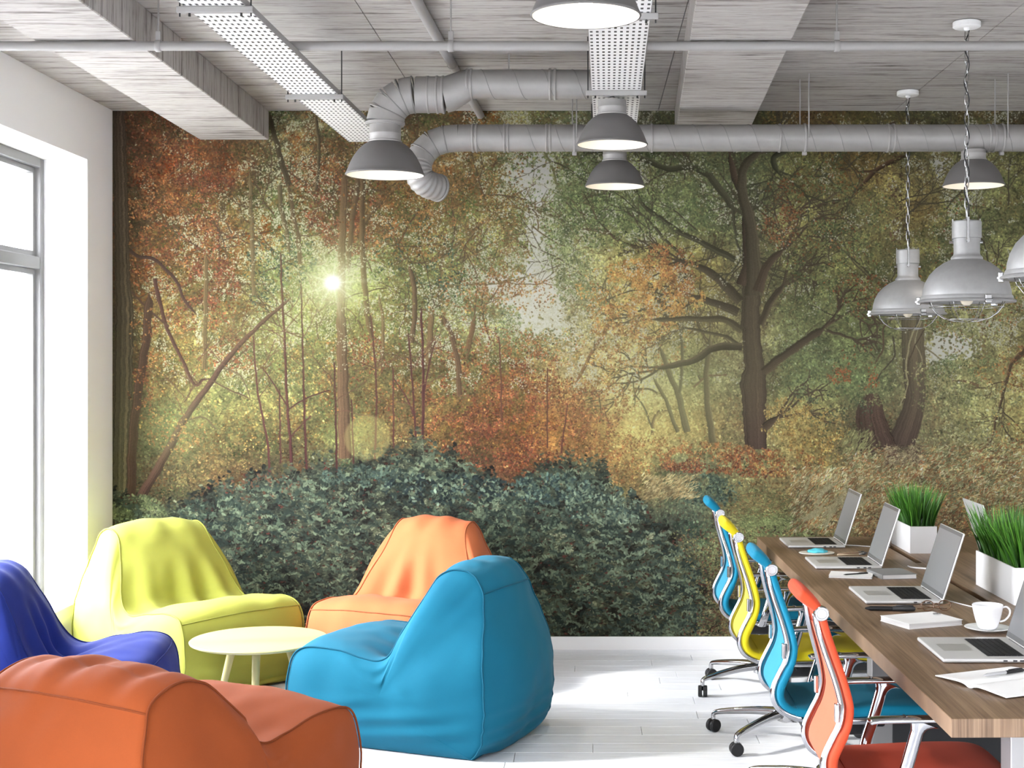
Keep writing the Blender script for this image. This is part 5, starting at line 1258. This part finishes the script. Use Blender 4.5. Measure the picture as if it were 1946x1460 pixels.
# caged pendant lamps on chains
def pendant(label, loc):
    root = thing('pendant_lamp', label, 'pendant lamp', loc, 0, 'caged pendants over the table')
    bm = NB(); lathe(bm, [(.192, .008), (.1965, .022), (.194, .050), (.184, .085), (.165, .120), (.136, .150), (.105, .172), (.080, .184), (.068, .190)], 64); obj('shade', bm, m_lamps, root, smooth=True)
    bm = NB(); lathe(bm, [(.190, .008), (.190, .045), (.178, .085), (.158, .116), (.130, .145), (.10, .166), (.0005, .18)], 48); obj('lining', bm, m_lamps, root, smooth=True)
    bm = NB(); lathe(bm, [(.190, -.002), (.214, -.006), (.218, -.002), (.216, .004), (.204, .010), (.203, .018), (.199, .026), (.190, .024), (.190, -.002)], 64); obj('rim', bm, m_lamps, root, smooth=True, auto=50)
    bm = NB(); lathe(bm, [(.070, .186), (.071, .196), (.066, .203), (.060, .208), (.058, .216), (.058, .285)], 40); obj('neck', bm, m_lamps, root, smooth=True, auto=50)
    bm = NB(); lathe(bm, [(.058, .283), (.0645, .285), (.065, .290), (.065, .358), (.060, .363), (.02, .366), (.012, .372)], 40, capB=True); obj('cap', bm, m_lamps, root, smooth=True, auto=40)
    for k in range(3):
        a = math.radians(-100+120*k); d = Vector((math.cos(a), math.sin(a), 0)); n = (-d.y, d.x, 0)
        bm = NB(); sweep(bm, [d*.069+Vector((0, 0, .375)), d*.069+Vector((0, 0, .275)), d*.066+Vector((0, 0, .262))], .006, .003, n=6, e=4, up=n); sweep(bm, [d*.064+Vector((0, 0, .27)), d*.082+Vector((0, 0, .27))], .007, n=8, up=n); obj('clip', bm, m_steel, root)
        a += .35; d = Vector((math.cos(a), math.sin(a), 0)); n = Vector((-d.y, d.x, 0))
        bm = NB(); M_ = Matrix.Translation(d*.212) @ Matrix.Rotation(a, 4, 'Z'); box(bm, (-.008, -.014, -.014), (.010, .014, .022), .003, M=M_); sweep(bm, [d*.222-n*.016, d*.222+n*.016], .005, n=8, up=(0, 0, 1)); obj('rim_clamp', bm, m_steel, root)
    bm = NB()
    for k in range(8):
        a = 2*PI*k/8+.2; d = Vector((math.cos(a), math.sin(a), 0))
        sweep(bm, [d*r+Vector((0, 0, z)) for r, z in ((.176, .004), (.166, -.022), (.142, -.052), (.105, -.076), (.058, -.089), (0.004, -.093))], .0017, n=6, up=(-d.y, d.x, 0))
    for r, z in ((.164, -.026), (.094, -.081)): sweep(bm, [Vector((r*math.cos(2*PI*q/40), r*math.sin(2*PI*q/40), z)) for q in range(40)], .0017, n=6, up=(0, 0, 1), closed=True)
    obj('cage', bm, m_steel, root, smooth=True)
    bm = NB(); sph(bm, (0, 0, .012), .030, 18, (1, 1, 1.1)); bl = obj('bulb', bm, mat('unlit_bulb', (.80, .72, .58), .15), root, smooth=True)
    bm = NB(); lathe(bm, [(.019, .035), (.021, .10)], 16, capA=True, capB=True); obj('socket', bm, m_darkw, bl, smooth=True)
    top = ZC-loc[2]
    bm = NB(); lathe(bm, [(.0005, -.002), (.058, -.002), (.062, -.006), (.062, -.026), (.056, -.030), (.014, -.030), (.012, -.040), (.006, -.044)], 40, (0, 0, top)); obj('canopy', bm, m_white, root, smooth=True, auto=40)
    z = .374; i = 0; bm = NB()
    while z < top-.05:
        pts = []
        for q in range(14):
            a = 2*PI*q/14; u, v = .0085*math.cos(a), .021*math.sin(a)+.010*(1 if math.sin(a) > 0 else -1)*(abs(math.sin(a)) > .3)
            pts.append(Vector((u, 0, z+.024+v) if i % 2 else (0, u, z+.024+v)))
        sweep(bm, pts, .0023, n=6, up=(0, 1, 0) if i % 2 else (1, 0, 0), closed=True); z += .047; i += 1
    ch = obj('chain', bm, m_steel, root, smooth=True); ch['kind'] = 'stuff'
    bm = NB(); n_ = 60; H_ = top-.04-.37
    sweep(bm, [Vector((.011*math.sin(q*.55), .011*math.cos(q*.55), .37+H_*q/n_)) for q in range(n_+1)], .0026, n=6, up=(1, 0, 0)); obj('flex', bm, m_black, root, smooth=True)
pendant('grey caged pendant lamp farthest from the viewer, hanging lowest in the picture', (1.80, 8.03, 2.027))
pendant('grey caged pendant lamp in the middle of the three over the table', (1.70, 6.40, 2.027))
pendant('grey caged pendant lamp cut off by the right edge', (1.65, 4.93, 2.048))
